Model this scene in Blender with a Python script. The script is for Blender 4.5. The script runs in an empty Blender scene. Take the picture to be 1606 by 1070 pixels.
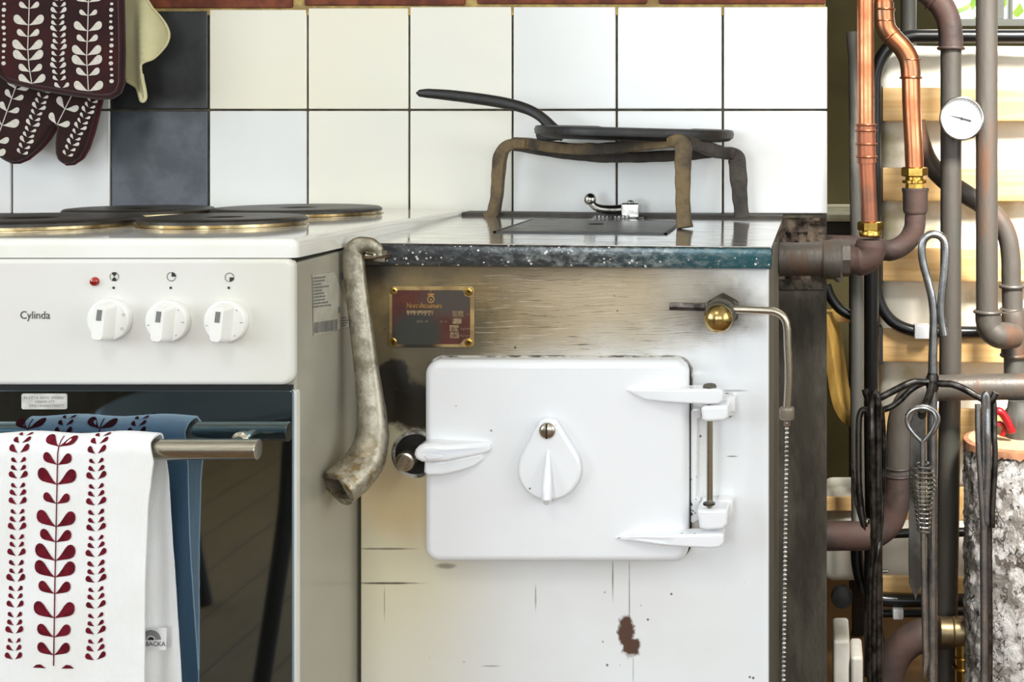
import bpy, bmesh, math, random
from mathutils import Vector, Matrix, noise as mnoise

# ------------------------------------------------------------------ camera, world, lights, exposure
SC = bpy.context.scene
COL = SC.collection
F, VX, VY = 2000.0, 1284.0, 198.0          # focal length in pixels of the 1606x1070 frame, principal point
CAM_Z = 1.0
cd = bpy.data.cameras.new('camera'); cam = bpy.data.objects.new('camera', cd); COL.objects.link(cam)
cam.location = (0, 0, CAM_Z); cam.rotation_euler = (math.pi / 2, 0, 0)
cd.sensor_width = 36; cd.lens = 36 * F / 1606
cd.shift_x = (803 - VX) / 1606; cd.shift_y = (VY - 535) / 1606
cd.clip_start = 0.05
SC.camera = cam
SC.view_settings.view_transform = 'Standard'; SC.view_settings.look = 'None'
SC.view_settings.gamma = 1; SC.view_settings.use_curve_mapping = False
SC.view_settings.exposure = 0.14
SC.cycles.use_denoising = True
SC.cycles.max_bounces = 10
SC.cycles.diffuse_bounces = 6
SC.cycles.sample_clamp_indirect = 6

w = bpy.data.worlds.new('daylight'); SC.world = w; w.use_nodes = True
bg = w.node_tree.nodes['Background']; bg.inputs[0].default_value = (0.85, 0.93, 1.0, 1); bg.inputs[1].default_value = 2.5


def area(name, loc, rot, sx, sy, power, color=(1, 1, 1)):
    l = bpy.data.lights.new(name, 'AREA'); l.shape = 'RECTANGLE'; l.size = sx; l.size_y = sy
    l.energy = power; l.color = color
    o = bpy.data.objects.new(name, l); COL.objects.link(o); o.location = loc; o.rotation_euler = rot
    return o


PI = math.pi
# daylight through the window behind the camera, the window on the left and the far window; a ceiling lamp
area('daylight_window_front', (-0.72, -2.25, 1.40), (PI / 2, 0, 0), 0.75, 1.05, 19, (0.86, 0.94, 1.0))
area('daylight_window_left', (-2.55, -0.35, 1.55), (PI / 2, 0, -PI / 2), 1.9, 1.3, 24, (0.86, 0.94, 1.0))
area('daylight_window_wide', (0.95, -2.25, 1.45), (PI / 2, 0, 0), 1.2, 1.1, 17, (0.84, 0.93, 1.0))
area('daylight_window_right', (2.05, 0.1, 1.5), (PI / 2, 0, PI / 2), 2.0, 1.5, 31, (0.88, 0.95, 1.0))
area('daylight_window_far', (0.62, 3.10, 1.75), (-PI / 2, 0, 0), 0.7, 0.9, 12, (1.0, 1.0, 0.92))
area('ceiling_lamp', (-0.5, -0.3, 2.40), (0, 0, 0), 0.6, 0.6, 8, (1.0, 0.97, 0.92))
pl = area('bed_fill_light', (0.75, 0.75, 2.2), (0, 0, 0), 0.40, 0.40, 11.5, (1.0, 0.98, 0.94))  # added fill light aimed at the bed; no lamp hangs here
pl.data.spread = math.radians(38)
pl.rotation_euler = (Vector((0.50, 2.2, 0.72)) - Vector((0.75, 0.75, 2.2))).to_track_quat('-Z', 'Y').to_euler()


# ------------------------------------------------------------------ helpers
def P(px, py, d):
    """a point of the place, read off the photograph at distance d from the camera plane"""
    return Vector(((px - VX) / F * d, d, CAM_Z - (py - VY) / F * d))


def PX(px, d): return (px - VX) / F * d
def PZ(py, d): return CAM_Z - (py - VY) / F * d


def PP(pts, d=None):
    return [P(p[0], p[1], p[2] if len(p) > 2 else d) for p in pts]


def lin(c):
    c /= 255.0
    return c / 12.92 if c <= 0.04045 else ((c + 0.055) / 1.055) ** 2.4


def C(r, g, b): return (lin(r), lin(g), lin(b), 1)


def link_mesh(name, bm, mats, angle=38):
    bmesh.ops.recalc_face_normals(bm, faces=bm.faces[:]) if not getattr(bm, 'keep_normals', False) else None
    ca = math.radians(angle)
    for f in bm.faces: f.smooth = True
    for e in bm.edges:
        if len(e.link_faces) == 2 and e.calc_face_angle(0) > ca: e.smooth = False
    me = bpy.data.meshes.new(name); bm.to_mesh(me); bm.free()
    for m in (mats if isinstance(mats, (list, tuple)) else [mats]): me.materials.append(m)
    o = bpy.data.objects.new(name, me); COL.objects.link(o)
    if len(me.polygons) < 6000:
        wn = o.modifiers.new('weighted_normal', 'WEIGHTED_NORMAL'); wn.keep_sharp = True; wn.weight = 100
    return o


def tag(o, label=None, cat=None, group=None, kind=None):
    if label: o['label'] = label
    if cat: o['category'] = cat
    if group: o['group'] = group
    if kind: o['kind'] = kind
    return o


def thing(name, label, cat, loc, group=None):
    o = bpy.data.objects.new(name, None); COL.objects.link(o); o.location = loc
    o.empty_display_size = 0.05
    return tag(o, label, cat, group)


def part(name, bm, m, parent, label=None, kind=None, angle=38):
    o = link_mesh(name, bm, m, angle); o.parent = parent
    if parent.type == 'EMPTY': o.matrix_parent_inverse = Matrix.Translation(-parent.location)
    else:
        o.matrix_parent_inverse = Matrix.Translation(-parent.location)
    if label: o['label'] = label
    if kind: o['kind'] = kind
    return o


def single(name, bm, m, label, cat, group=None, kind=None):
    vs = [v.co for v in bm.verts]
    lo = [min(v[i] for v in vs) for i in range(3)]; hi = [max(v[i] for v in vs) for i in range(3)]
    c = Vector(((lo[0] + hi[0]) / 2, (lo[1] + hi[1]) / 2, lo[2]))
    bmesh.ops.translate(bm, verts=bm.verts[:], vec=-c)
    o = link_mesh(name, bm, m); o.location = c
    return tag(o, label, cat, group, kind)


def structure(name, bm, m, parent=None):
    o = link_mesh(name, bm, m)
    if parent: o.parent = parent
    o['kind'] = 'structure'
    return o


def B(): return bmesh.new()


def box(bm, lo, hi, bev=0.0, seg=2):
    r = bmesh.ops.create_cube(bm, size=1.0)
    vs = r['verts']
    for v in vs:
        v.co = Vector([lo[i] + (v.co[i] + 0.5) * (hi[i] - lo[i]) for i in range(3)])
    if bev > 0:
        es = list({e for v in vs for e in v.link_edges})
        r = bmesh.ops.bevel(bm, geom=es, offset=bev, segments=seg, affect='EDGES', profile=0.5)
    return bm


def spline(pts, n=8):
    """Catmull-Rom through the points"""
    pts = [Vector(p) for p in pts]
    if len(pts) < 3: return pts
    out = []
    for i in range(len(pts) - 1):
        p0 = pts[i - 1] if i > 0 else pts[0] * 2 - pts[1]
        p1, p2 = pts[i], pts[i + 1]
        p3 = pts[i + 2] if i + 2 < len(pts) else pts[-1] * 2 - pts[-2]
        for k in range(n):
            t = k / n
            out.append(0.5 * ((2 * p1) + (p2 - p0) * t + (2 * p0 - 5 * p1 + 4 * p2 - p3) * t * t + (3 * p1 - p0 - 3 * p2 + p3) * t ** 3))
    out.append(pts[-1])
    return out


def rspline(vals, n=8):
    if len(vals) < 2: return vals
    out = []
    for i in range(len(vals) - 1):
        for k in range(n):
            t = k / n; t = t * t * (3 - 2 * t)
            out.append(vals[i] * (1 - t) + vals[i + 1] * t)
    out.append(vals[-1])
    return out


def circ(n, p=2.0):
    out = []
    for k in range(n):
        a = 2 * PI * k / n
        c, s = math.cos(a), math.sin(a)
        out.append((math.copysign(abs(c) ** (2 / p), c), math.copysign(abs(s) ** (2 / p), s)))
    return out


def tube(bm, pts, r, seg=14, caps=True, section=None, up=None, closed=False, rough=0.0, rs=40.0):
    """sweep a section (unit circle by default) along points; r: number, list, or list of (rx, ry)"""
    pts = [Vector(p) for p in pts]
    n = len(pts)
    if not isinstance(r, (list, tuple)): r = [r] * n
    sec = section or circ(seg)
    rings = []
    ref = Vector(up) if up else None
    last = None
    for i, p in enumerate(pts):
        if closed: t = pts[(i + 1) % n] - pts[i - 1]
        else: t = pts[min(i + 1, n - 1)] - pts[max(i - 1, 0)]
        t.normalize()
        if last is None or ref is not None:
            a = ref if ref is not None else (Vector((0, 0, 1)) if abs(t.z) < 0.9 else Vector((0, 1, 0)))
        else: a = last
        u = (a - t * a.dot(t))
        if u.length < 1e-6: u = Vector((1, 0, 0)) - t * t.x
        u.normalize(); v = t.cross(u); last = u
        rr = r[i]; rx, ry = rr if isinstance(rr, (list, tuple)) else (rr, rr)
        ring = []
        for (cx, cy) in sec:
            q = p + v * cx * rx + u * cy * ry
            if rough:
                q += (q - p).normalized() * rough * mnoise.noise(q * rs)
            ring.append(bm.verts.new(q))
        rings.append(ring)
    m = len(sec)
    rng = range(n if closed else n - 1)
    for i in rng:
        a, b = rings[i], rings[(i + 1) % n]
        for k in range(m):
            bm.faces.new((a[k], a[(k + 1) % m], b[(k + 1) % m], b[k]))
    if caps and not closed:
        bm.faces.new(list(reversed(rings[0]))); bm.faces.new(rings[-1])
    return rings


def rod(bm, a, b, r, seg=14, bev=0.0, section=None, up=None):
    a, b = Vector(a), Vector(b)
    if bev:
        d = (b - a).normalized()
        return tube(bm, [a, a + d * bev * .3, a + d * bev, b - d * bev, b - d * bev * .3, b], [r - bev, r - bev * .3, r, r, r - bev * .3, r - bev], seg, section=section, up=up)
    return tube(bm, [a, b], r, seg, section=section, up=up)


def lathe(bm, origin, axis, prof, seg=24):
    """prof: list of (radius, height along axis)"""
    origin = Vector(origin); axis = Vector(axis).normalized()
    a = Vector((0, 0, 1)) if abs(axis.z) < 0.9 else Vector((1, 0, 0))
    u = (a - axis * a.dot(axis)).normalized(); v = axis.cross(u)
    rings = []
    for (r, h) in prof:
        if r < 1e-6: rings.append([bm.verts.new(origin + axis * h)]); continue
        rings.append([bm.verts.new(origin + axis * h + (u * math.cos(2 * PI * k / seg) + v * math.sin(2 * PI * k / seg)) * r) for k in range(seg)])
    for i in range(len(rings) - 1):
        a, b = rings[i], rings[i + 1]
        for k in range(seg):
            k2 = (k + 1) % seg
            if len(a) == 1 and len(b) == 1: continue
            if len(a) == 1: bm.faces.new((a[0], b[k2], b[k]))
            elif len(b) == 1: bm.faces.new((a[k], a[k2], b[0]))
            else: bm.faces.new((a[k], a[k2], b[k2], b[k]))
    if len(rings[0]) > 1: bm.faces.new(list(reversed(rings[0])))
    if len(rings[-1]) > 1: bm.faces.new(rings[-1])


def ball(bm, c, r, seg=14, sc=(1, 1, 1)):
    m = Matrix.Translation(Vector(c)) @ Matrix.Diagonal((sc[0], sc[1], sc[2], 1))
    bmesh.ops.create_uvsphere(bm, u_segments=seg, v_segments=max(6, seg // 2), radius=r, matrix=m)


def rrect(x0, x1, z0, z1, r, seg=6):
    if not isinstance(r, (list, tuple)): r = [r] * 4
    pts = []
    for (cx, cz, a0, rr) in ((x1 - r[0], z1 - r[0], 0, r[0]), (x0 + r[1], z1 - r[1], PI / 2, r[1]), (x0 + r[2], z0 + r[2], PI, r[2]), (x1 - r[3], z0 + r[3], 1.5 * PI, r[3])):
        for k in range(seg + 1):
            a = a0 + PI / 2 * k / seg
            pts.append((cx + rr * math.cos(a), cz + rr * math.sin(a)))
    return pts


def offset_poly(poly, d):
    n = len(poly); out = []
    A = sum(poly[i][0] * poly[(i + 1) % n][1] - poly[(i + 1) % n][0] * poly[i][1] for i in range(n))
    s = 1 if A > 0 else -1
    for i in range(n):
        p0, p1, p2 = Vector(poly[i - 1]), Vector(poly[i]), Vector(poly[(i + 1) % n])
        e1, e2 = (p1 - p0), (p2 - p1)
        if e1.length < 1e-9: e1 = e2
        if e2.length < 1e-9: e2 = e1
        n1 = Vector((-e1.y, e1.x)).normalized(); n2 = Vector((-e2.y, e2.x)).normalized()
        m = n1 + n2
        if m.length < 1e-6: m = n1
        m.normalize(); k = max(0.5, m.dot(n1))
        q = p1 + m * (s * d / k); out.append((q.x, q.y))
    return out


def slab(bm, poly, yf, yb, bev=0.0, seg=3, back=True, place=None):
    """polygon in (x, z) extruded from yb (back) to yf (front) with a rounded front edge"""
    pl = place or (lambda x, y, z: (x, y, z))
    layers = [(0.0, yb)]
    if bev > 0:
        s = 1 if yb > yf else -1
        for k in range(seg + 1):
            a = PI / 2 * k / seg
            layers.append((bev * (1 - math.cos(a)), yf + s * bev * (1 - math.sin(a))))
    else: layers.append((0.0, yf))
    rings = []
    for off, y in layers:
        pp = offset_poly(poly, off) if off > 0 else poly
        rings.append([bm.verts.new(pl(x, y, z)) for x, z in pp])
    n = len(poly)
    for a, b in zip(rings, rings[1:]):
        for k in range(n): bm.faces.new((a[k], a[(k + 1) % n], b[(k + 1) % n], b[k]))
    bm.faces.new(rings[-1])
    if back: bm.faces.new(list(reversed(rings[0])))
    return rings


def pxpoly(pts, d): return [(PX(x, d), PZ(y, d)) for x, y in pts]


def flat(bm, poly, y):
    """a flat printed shape in the plane y"""
    vs = [bm.verts.new((x, y, z)) for x, z in poly]
    f = bm.faces.new(vs); return f


def text_into(bm, s, place, height, align='LEFT', shear=0.0, width=None):
    """lettering as flat mesh; place(x, y) -> world"""
    cu = bpy.data.curves.new('lettering', 'FONT'); cu.body = s; cu.size = 1.0; cu.align_x = align; cu.resolution_u = 3; cu.shear = shear
    ob = bpy.data.objects.new('lettering', cu)
    me = bpy.data.meshes.new_from_object(ob)
    xs = [v.co.x for v in me.vertices]; wd = (max(xs) - min(xs)) if xs else 1
    kx = height if width is None else width / wd
    base = len(bm.verts)
    vs = [bm.verts.new(place(v.co.x * kx, v.co.y * height)) for v in me.vertices]
    for p in me.polygons:
        try: bm.faces.new([vs[i] for i in p.vertices])
        except ValueError: pass
    bpy.data.objects.remove(ob); bpy.data.curves.remove(cu); bpy.data.meshes.remove(me)


# ------------------------------------------------------------------ materials
class NT:
    def __init__(self, name):
        self.m = bpy.data.materials.new(name); self.m.use_nodes = True
        self.t = self.m.node_tree; self.n = self.t.nodes
        self.bsdf = self.n['Principled BSDF']
        self.tc = self.n.new('ShaderNodeTexCoord')
        self.obj = self.tc.outputs['Object']

    def put(self, sock, v):
        if isinstance(v, bpy.types.NodeSocket): self.t.links.new(v, sock)
        elif v is not None: sock.default_value = v

    def math(self, op, a, b=None, c=None, clamp=False):
        n = self.n.new('ShaderNodeMath'); n.operation = op; n.use_clamp = clamp
        self.put(n.inputs[0], a); self.put(n.inputs[1], b)
        if c is not None: self.put(n.inputs[2], c)
        return n.outputs[0]

    def xyz(self, v=None):
        n = self.n.new('ShaderNodeSeparateXYZ'); self.put(n.inputs[0], v or self.obj); return n.outputs

    def scale(self, s, v=None, loc=(0, 0, 0), rot=(0, 0, 0)):
        n = self.n.new('ShaderNodeMapping'); self.put(n.inputs[0], v or self.obj)
        n.inputs['Scale'].default_value = s; n.inputs['Location'].default_value = loc; n.inputs['Rotation'].default_value = rot
        return n.outputs[0]

    def noise(self, scale, v=None, detail=3, rough=0.55, dist=0.0):
        n = self.n.new('ShaderNodeTexNoise'); self.put(n.inputs['Vector'], v or self.obj)
        n.inputs['Scale'].default_value = scale; n.inputs['Detail'].default_value = detail
        n.inputs['Roughness'].default_value = rough; n.inputs['Distortion'].default_value = dist
        return n.outputs['Fac']

    def voronoi(self, scale, v=None, feature='F1', out='Distance'):
        n = self.n.new('ShaderNodeTexVoronoi'); n.feature = feature; self.put(n.inputs['Vector'], v or self.obj)
        n.inputs['Scale'].default_value = scale; return n.outputs[out]

    def ss(self, x, lo, hi):
        n = self.n.new('ShaderNodeMapRange'); n.interpolation_type = 'SMOOTHSTEP'
        self.put(n.inputs[0], x); n.inputs[1].default_value = lo; n.inputs[2].default_value = hi
        return n.outputs[0]

    def ramp(self, fac, stops):
        n = self.n.new('ShaderNodeValToRGB'); self.put(n.inputs[0], fac)
        el = n.color_ramp.elements
        while len(el) < len(stops): el.new(0.5)
        for e, (p, c) in zip(el, stops): e.position = p; e.color = c
        return n.outputs[0]

    def mix(self, fac, a, b):
        n = self.n.new('ShaderNodeMix'); n.data_type = 'RGBA'
        self.put(n.inputs[0], fac); self.put(n.inputs[6], a); self.put(n.inputs[7], b); return n.outputs[2]

    def bump(self, h, strength=0.3, dist=0.002, prev=None):
        n = self.n.new('ShaderNodeBump'); n.inputs['Strength'].default_value = strength; n.inputs['Distance'].default_value = dist
        self.put(n.inputs['Height'], h)
        if prev: self.put(n.inputs['Normal'], prev)
        return n.outputs[0]

    def done(self, color, rough=0.5, metal=0.0, normal=None, spec=0.5, coat=0.0, sheen=0.0, ior=None):
        b = self.bsdf.inputs
        self.put(b['Base Color'], color); self.put(b['Roughness'], rough); self.put(b['Metallic'], metal)
        if normal: self.put(b['Normal'], normal)
        b['Specular IOR Level'].default_value = spec
        if coat: b['Coat Weight'].default_value = coat; b['Coat Roughness'].default_value = 0.05
        if sheen: b['Sheen Weight'].default_value = sheen
        if ior: b['IOR'].default_value = ior
        return self.m


def pbr(name, c1, c2=None, rough=0.5, metal=0.0, scale=30, detail=4, lo=0.35, hi=0.65, bump=0.0, bscale=None, bdist=0.002, stretch=(1, 1, 1), spec=0.5, coat=0.0, sheen=0.0, rough2=None):
    t = NT(name); v = t.scale(stretch) if stretch != (1, 1, 1) else t.obj
    f = t.ss(t.noise(scale, v, detail), lo, hi)
    col = t.mix(f, c1, c2) if c2 else c1
    nrm = t.bump(t.noise(bscale or scale, v, 4), bump, bdist) if bump else None
    rg = rough
    if rough2 is not None:
        mr = t.n.new('ShaderNodeMapRange'); t.put(mr.inputs[0], f); mr.inputs[3].default_value = rough; mr.inputs[4].default_value = rough2; rg = mr.outputs[0]
    return t.done(col, rg, metal, nrm, spec, coat, sheen)


M = {}
M['grout'] = pbr('dark_grout', C(88, 80, 66), C(58, 52, 42), 0.9, scale=60, bump=0.4)
M['tile_white'] = pbr('white_glazed_tile', C(230, 230, 229), C(226, 226, 223), 0.19, scale=3, bump=0.10, bscale=9, bdist=0.004)
M['tile_mid'] = pbr('warm_white_glazed_tile', C(238, 234, 220), C(232, 230, 220), 0.18, scale=3, bump=0.10, bscale=9, bdist=0.004)
M['tile_cream'] = pbr('cream_glazed_tile', C(238, 232, 208), C(234, 230, 216), 0.17, scale=3, bump=0.10, bscale=9, bdist=0.004)
M['tile_slate'] = pbr('slate_grey_tile', C(64, 68, 75), C(86, 91, 98), 0.36, scale=22, detail=6, bump=0.15, bscale=120, bdist=0.001)
M['tile_black'] = pbr('slate_black_tile', C(46, 47, 48), C(60, 62, 64), 0.34, scale=22, detail=6, bump=0.15, bscale=120, bdist=0.001)
M['brick'] = pbr('red_brown_brick', C(128, 66, 38), C(92, 42, 26), 0.8, scale=40, bump=0.5, bscale=90)
M['mortar'] = pbr('yellow_mortar', C(190, 165, 100), C(150, 125, 80), 0.9, scale=60, bump=0.4)
M['plaster'] = pbr('dingy_grey_plaster', C(98, 92, 81), C(60, 55, 46), 0.92, scale=9, detail=7, bump=0.5, bscale=45, bdist=0.004, stretch=(2.2, 2, 0.8))
t = NT('crumbly_sooty_mortar'); _s = t.xyz()
_c = t.mix(t.ss(t.noise(45, None, 6), 0.35, 0.65), C(104, 90, 76), C(48, 38, 32))
_c = t.mix(t.ss(t.noise(22, t.scale((1, 1, 1), None, (4, 2, 7)), 3), 0.60, 0.66), _c, C(112, 52, 44))
_pz = t.math('ADD', _s[2], t.math('MULTIPLY', t.math('SUBTRACT', t.noise(40, None, 4), 0.5), 0.04))
_c2 = t.mix(t.ss(t.noise(9, t.scale((2.2, 2, 0.8)), 7), 0.35, 0.65), C(98, 92, 81), C(60, 55, 46))
_c = t.mix(t.ss(_pz, PZ(425, 1.84), PZ(450, 1.84)), _c, _c2)
M['mortar_dark'] = t.done(_c, 0.95, 0, t.bump(t.noise(80, None, 5), 0.9, 0.006))
M['wall_paint'] = pbr('off_white_wall', C(206, 200, 184), C(200, 193, 176), 0.8, scale=4)
M['ceiling_paint'] = pbr('warm_white_ceiling', C(225, 221, 210), None, 0.85)
M['olive'] = pbr('olive_wall', C(98, 88, 52), C(86, 78, 46), 0.85, scale=8)
t = NT('brown_plank_floor')
_x = t.xyz()
_k = t.math('FRACT', t.math('MULTIPLY', _x[0], 8.0))
_g = t.math('LESS_THAN', _k, 0.03)
_c = t.mix(t.noise(10, t.scale((6, 0.6, 1)), 5), C(128, 92, 52), C(88, 62, 34))
M['floor'] = t.done(t.mix(_g, _c, C(25, 20, 15)), 0.45)
M['added_wainscot'] = pbr('brown_added_wainscot', C(96, 78, 58), C(78, 62, 44), 0.55, scale=12, stretch=(3, 3, .4))
M['enamel_cooker'] = pbr('cooker_white_enamel', C(224, 222, 217), C(220, 218, 208), 0.16, scale=5, lo=0.45, hi=0.75)
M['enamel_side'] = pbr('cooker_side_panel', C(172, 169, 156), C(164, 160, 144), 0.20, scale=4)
M['enamel_top'] = pbr('cooktop_enamel', C(238, 237, 232), C(232, 230, 220), 0.07, scale=6)
M['plastic_white'] = pbr('white_plastic', C(240, 239, 235), None, 0.25)
M['print_dark'] = pbr('dark_print', C(38, 36, 34), None, 0.6)
M['print_grey'] = pbr('grey_print', C(120, 120, 118), None, 0.6)
M['print_soft'] = pbr('faded_grey_print', C(150, 147, 142), None, 0.6)
M['red_lamp'] = pbr('red_indicator_lens', C(170, 34, 14), C(120, 20, 10), 0.1, scale=200, spec=0.8)
M['hotplate'] = pbr('cast_iron_hotplate', C(62, 58, 53), C(46, 43, 39), 0.42, scale=60, bump=0.15, metal=0.3)
M['brass_ring'] = pbr('heat_tinted_steel_ring', C(196, 178, 138), C(120, 98, 62), 0.3, metal=1.0, scale=40)
M['steel'] = pbr('brushed_steel', C(200, 193, 178), C(178, 170, 152), 0.26, metal=1.0, scale=60, stretch=(1, 30, 30))
M['steel_dark'] = pbr('dark_steel', C(122, 120, 118), C(66, 62, 58), 0.3, metal=1.0, scale=50, rough2=0.5, bump=0.1)
M['steel_bright'] = pbr('polished_rod', C(196, 197, 200), C(136, 136, 136), 0.24, metal=1.0, scale=35, rough2=0.4)
M['wrought'] = pbr('wrought_iron_black', C(96, 93, 90), C(46, 44, 42), 0.3, metal=0.9, scale=70, bump=0.25, bscale=140)
t = NT('oven_glass_dark')
t.bsdf.inputs['Specular Tint'].default_value = (0.55, 0.78, 1.0, 1)
M['oven_glass'] = t.done(C(16, 16, 13), 0.03, 0.0, None, 0.5, ior=5.5)
M['gap_black'] = pbr('gap_black', C(16, 15, 14), None, 0.4)
M['label_silver'] = pbr('silver_sticker', C(205, 203, 196), C(178, 176, 168), 0.4, scale=60)
M['label_white'] = pbr('white_sticker', C(190, 187, 172), C(176, 172, 156), 0.35, scale=60)

# old stove front: white enamel with soot, heat stains, scratches and rust
SD = 1.40
t = NT('stained_white_enamel')
_s = t.xyz()


def blob(t, s, px, py, rx, ry, soft=0.5, namp=0.5, nscale=18, d=SD):
    """stain centred on a spot of the panel, radii in metres"""
    cx, cz = PX(px, d), PZ(py, d); rx *= d / F; ry *= d / F
    a = t.math('POWER', t.math('DIVIDE', t.math('SUBTRACT', s[0], cx), rx), 2.0)
    b = t.math('POWER', t.math('DIVIDE', t.math('SUBTRACT', s[2], cz), ry), 2.0)
    r = t.math('SQRT', t.math('ADD', a, b))
    nz = t.math('MULTIPLY', t.math('SUBTRACT', t.noise(nscale, None, 5), 0.5), namp * 2)
    return t.ss(t.math('ADD', r, nz), 1 + soft, 1 - soft)


_base = t.mix(t.ss(t.noise(4, None, 4), 0.35, 0.7), C(238, 240, 243), C(230, 230, 229))
_warm = blob(t, _s, 600, 700, 150, 420, 0.7, 0.25, 8)
_base = t.mix(t.math('MULTIPLY', _warm, 0.75), _base, C(214, 200, 152))
_or = blob(t, _s, 628, 785, 60, 55, 0.6, 0.5, 25)
_base = t.mix(t.math('MULTIPLY', _or, 0.5), _base, C(200, 160, 95))
_tan = blob(t, _s, 800, 462, 330, 92, 0.45, 0.35, 12)
_base = t.mix(t.math('MULTIPLY', _tan, 0.85), _base, C(190, 168, 128))
_brn = blob(t, _s, 640, 480, 190, 130, 0.6, 0.4, 10)
_mot = t.ss(t.noise(30, None, 7, 0.65), 0.40, 0.66)
_base = t.mix(t.math('MULTIPLY', _brn, 0.92), _base, t.mix(_mot, C(134, 112, 70), C(96, 82, 52)))
_gry = blob(t, _s, 668, 575, 105, 95, 0.5, 0.35, 16)
_base = t.mix(t.math('MULTIPLY', _gry, 0.9), _base, C(88, 78, 58))
_rim = t.math('MULTIPLY', t.ss(_s[2], PZ(462, SD), PZ(416, SD)), t.ss(_s[0], PX(1120, SD), PX(820, SD)))
_base = t.mix(t.math('MULTIPLY', _rim, 0.5), _base, C(96, 82, 58))
# horizontal brush strokes and scratches in the heat-stained band
_wav = t.math('MULTIPLY', t.noise(9, None, 2), 0.016)
_cv = t.n.new('ShaderNodeCombineXYZ'); t.put(_cv.inputs[0], _s[0]); t.put(_cv.inputs[1], _s[1]); t.put(_cv.inputs[2], t.math('ADD', _s[2], _wav))
_wv2 = _cv.outputs[0]
_st = t.ss(t.noise(75, t.scale((0.24, 1, 8), _wv2), 6, 0.72), 0.565, 0.63)
_band = blob(t, _s, 900, 490, 230, 75, 0.4, 0.4, 12)
_base = t.mix(t.math('MULTIPLY', t.math('MULTIPLY', _st, _band), 0.9), _base, C(88, 72, 52))
_st2 = t.ss(t.noise(75, t.scale((0.2, 1, 7), _wv2, (3, 0, 1)), 6, 0.7), 0.55, 0.64)
_base = t.mix(t.math('MULTIPLY', t.math('MULTIPLY', _st2, _band), 0.55), _base, C(232, 222, 204))
_so = t.math('MAXIMUM', blob(t, _s, 616, 618, 36, 50, 0.12, 0.55, 55), blob(t, _s, 655, 640, 44, 40, 0.2, 0.5, 50))
_base = t.mix(t.math('MULTIPLY', _so, 0.95), _base, C(26, 23, 20))
_s3 = blob(t, _s, 700, 520, 60, 50, 0.7, 0.5, 22)
_base = t.mix(t.math('MULTIPLY', _s3, 0.55), _base, C(80, 74, 62))
_ls = blob(t, _s, 575, 415, 50, 34, 0.6, 0.5, 22)
_base = t.mix(t.math('MULTIPLY', _ls, 0.9), _base, C(46, 40, 32))
_rg = blob(t, _s, 1135, 482, 52, 42, 0.6, 0.6, 40)
_base = t.mix(t.math('MULTIPLY', _rg, 0.75), _base, C(84, 78, 68))
_rl = blob(t, _s, 1080, 470, 45, 60, 0.7, 0.6, 30)
_base = t.mix(t.math('MULTIPLY', _rl, 0.5), _base, C(140, 132, 118))
_ru = t.math('MAXIMUM', blob(t, _s, 982, 992, 13, 26, 0.2, 0.65, 110), blob(t, _s, 990, 1014, 14, 16, 0.2, 0.7, 110))
_base = t.mix(_ru, _base, C(88, 62, 50))
for (lx, ly, lrx, lry, q_) in ((608, 915, 46, 1.6, .9), (604, 861, 42, 1.5, .7), (961, 908, 1.3, 28, .6), (987, 945, 1.0, 68, .6), (603, 945, .9, 26, .45), (840, 938, 1.3, 18, .5), (770, 1045, 12, 1.2, .5), (1150, 613, 20, 1.6, .5), (1148, 716, 8, .9, .8), (700, 888, 14, 4, .55), (993, 1052, .9, 26, .4)):
    _ln = blob(t, _s, lx, ly, lrx, lry, 0.5, 0.45, 90)
    _base = t.mix(t.math('MULTIPLY', _ln, q_), _base, C(72, 62, 52))
# chips: sparse dark specks
_vo = t.voronoi(70)
_ch = t.math('MULTIPLY', t.ss(_vo, 0.13, 0.07), t.ss(t.noise(26, None, 2), 0.58, 0.63))
_base = t.mix(t.math('MULTIPLY', _ch, 0.85), _base, C(70, 60, 50))
_bmp = t.bump(t.math('MULTIPLY', t.noise(75, t.scale((0.24, 1, 8), _wv2), 6, 0.72), _band), 0.7, 0.003)
_rb = t.ss(_s[0], PX(760, SD), PX(1150, SD))
M['stove_front'] = t.done(_base, t.mix(t.math('MAXIMUM', _brn, _tan), (0.12,) * 3 + (1,), (0.5,) * 3 + (1,)), 0.0, _bmp)
# door enamel: cleaner, some chips
t = NT('white_door_enamel'); _s = t.xyz()
_b = t.mix(t.ss(t.noise(3, None, 3), 0.4, 0.7), C(240, 241, 244), C(233, 236, 241))
_ch = t.math('MULTIPLY', t.ss(t.voronoi(75), 0.12, 0.07), t.ss(t.noise(30, t.scale((1, 1, 1), None, (5, 2, 1)), 2), 0.60, 0.64))
_b = t.mix(t.math('MULTIPLY', _ch, 0.9), _b, C(60, 55, 50))
M['door_enamel'] = t.done(_b, 0.10, 0, t.bump(t.noise(9, None, 2), 0.10, 0.004))
t = NT('chipped_white_enamel')
_b = t.mix(t.ss(t.noise(60, None, 5), 0.62, 0.66), C(236, 236, 236), C(72, 66, 60))
M['chipped'] = t.done(_b, 0.15)
t = NT('grimy_ridge_enamel')
_b = t.mix(t.ss(t.noise(50, None, 6), 0.42, 0.6), C(214, 211, 204), C(84, 78, 68))
M['grimy'] = t.done(_b, 0.3)
M['stove_side'] = pbr('grey_stove_side', C(108, 104, 94), C(90, 86, 76), 0.6, scale=12, stretch=(1, 1, 0.15))
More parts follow.
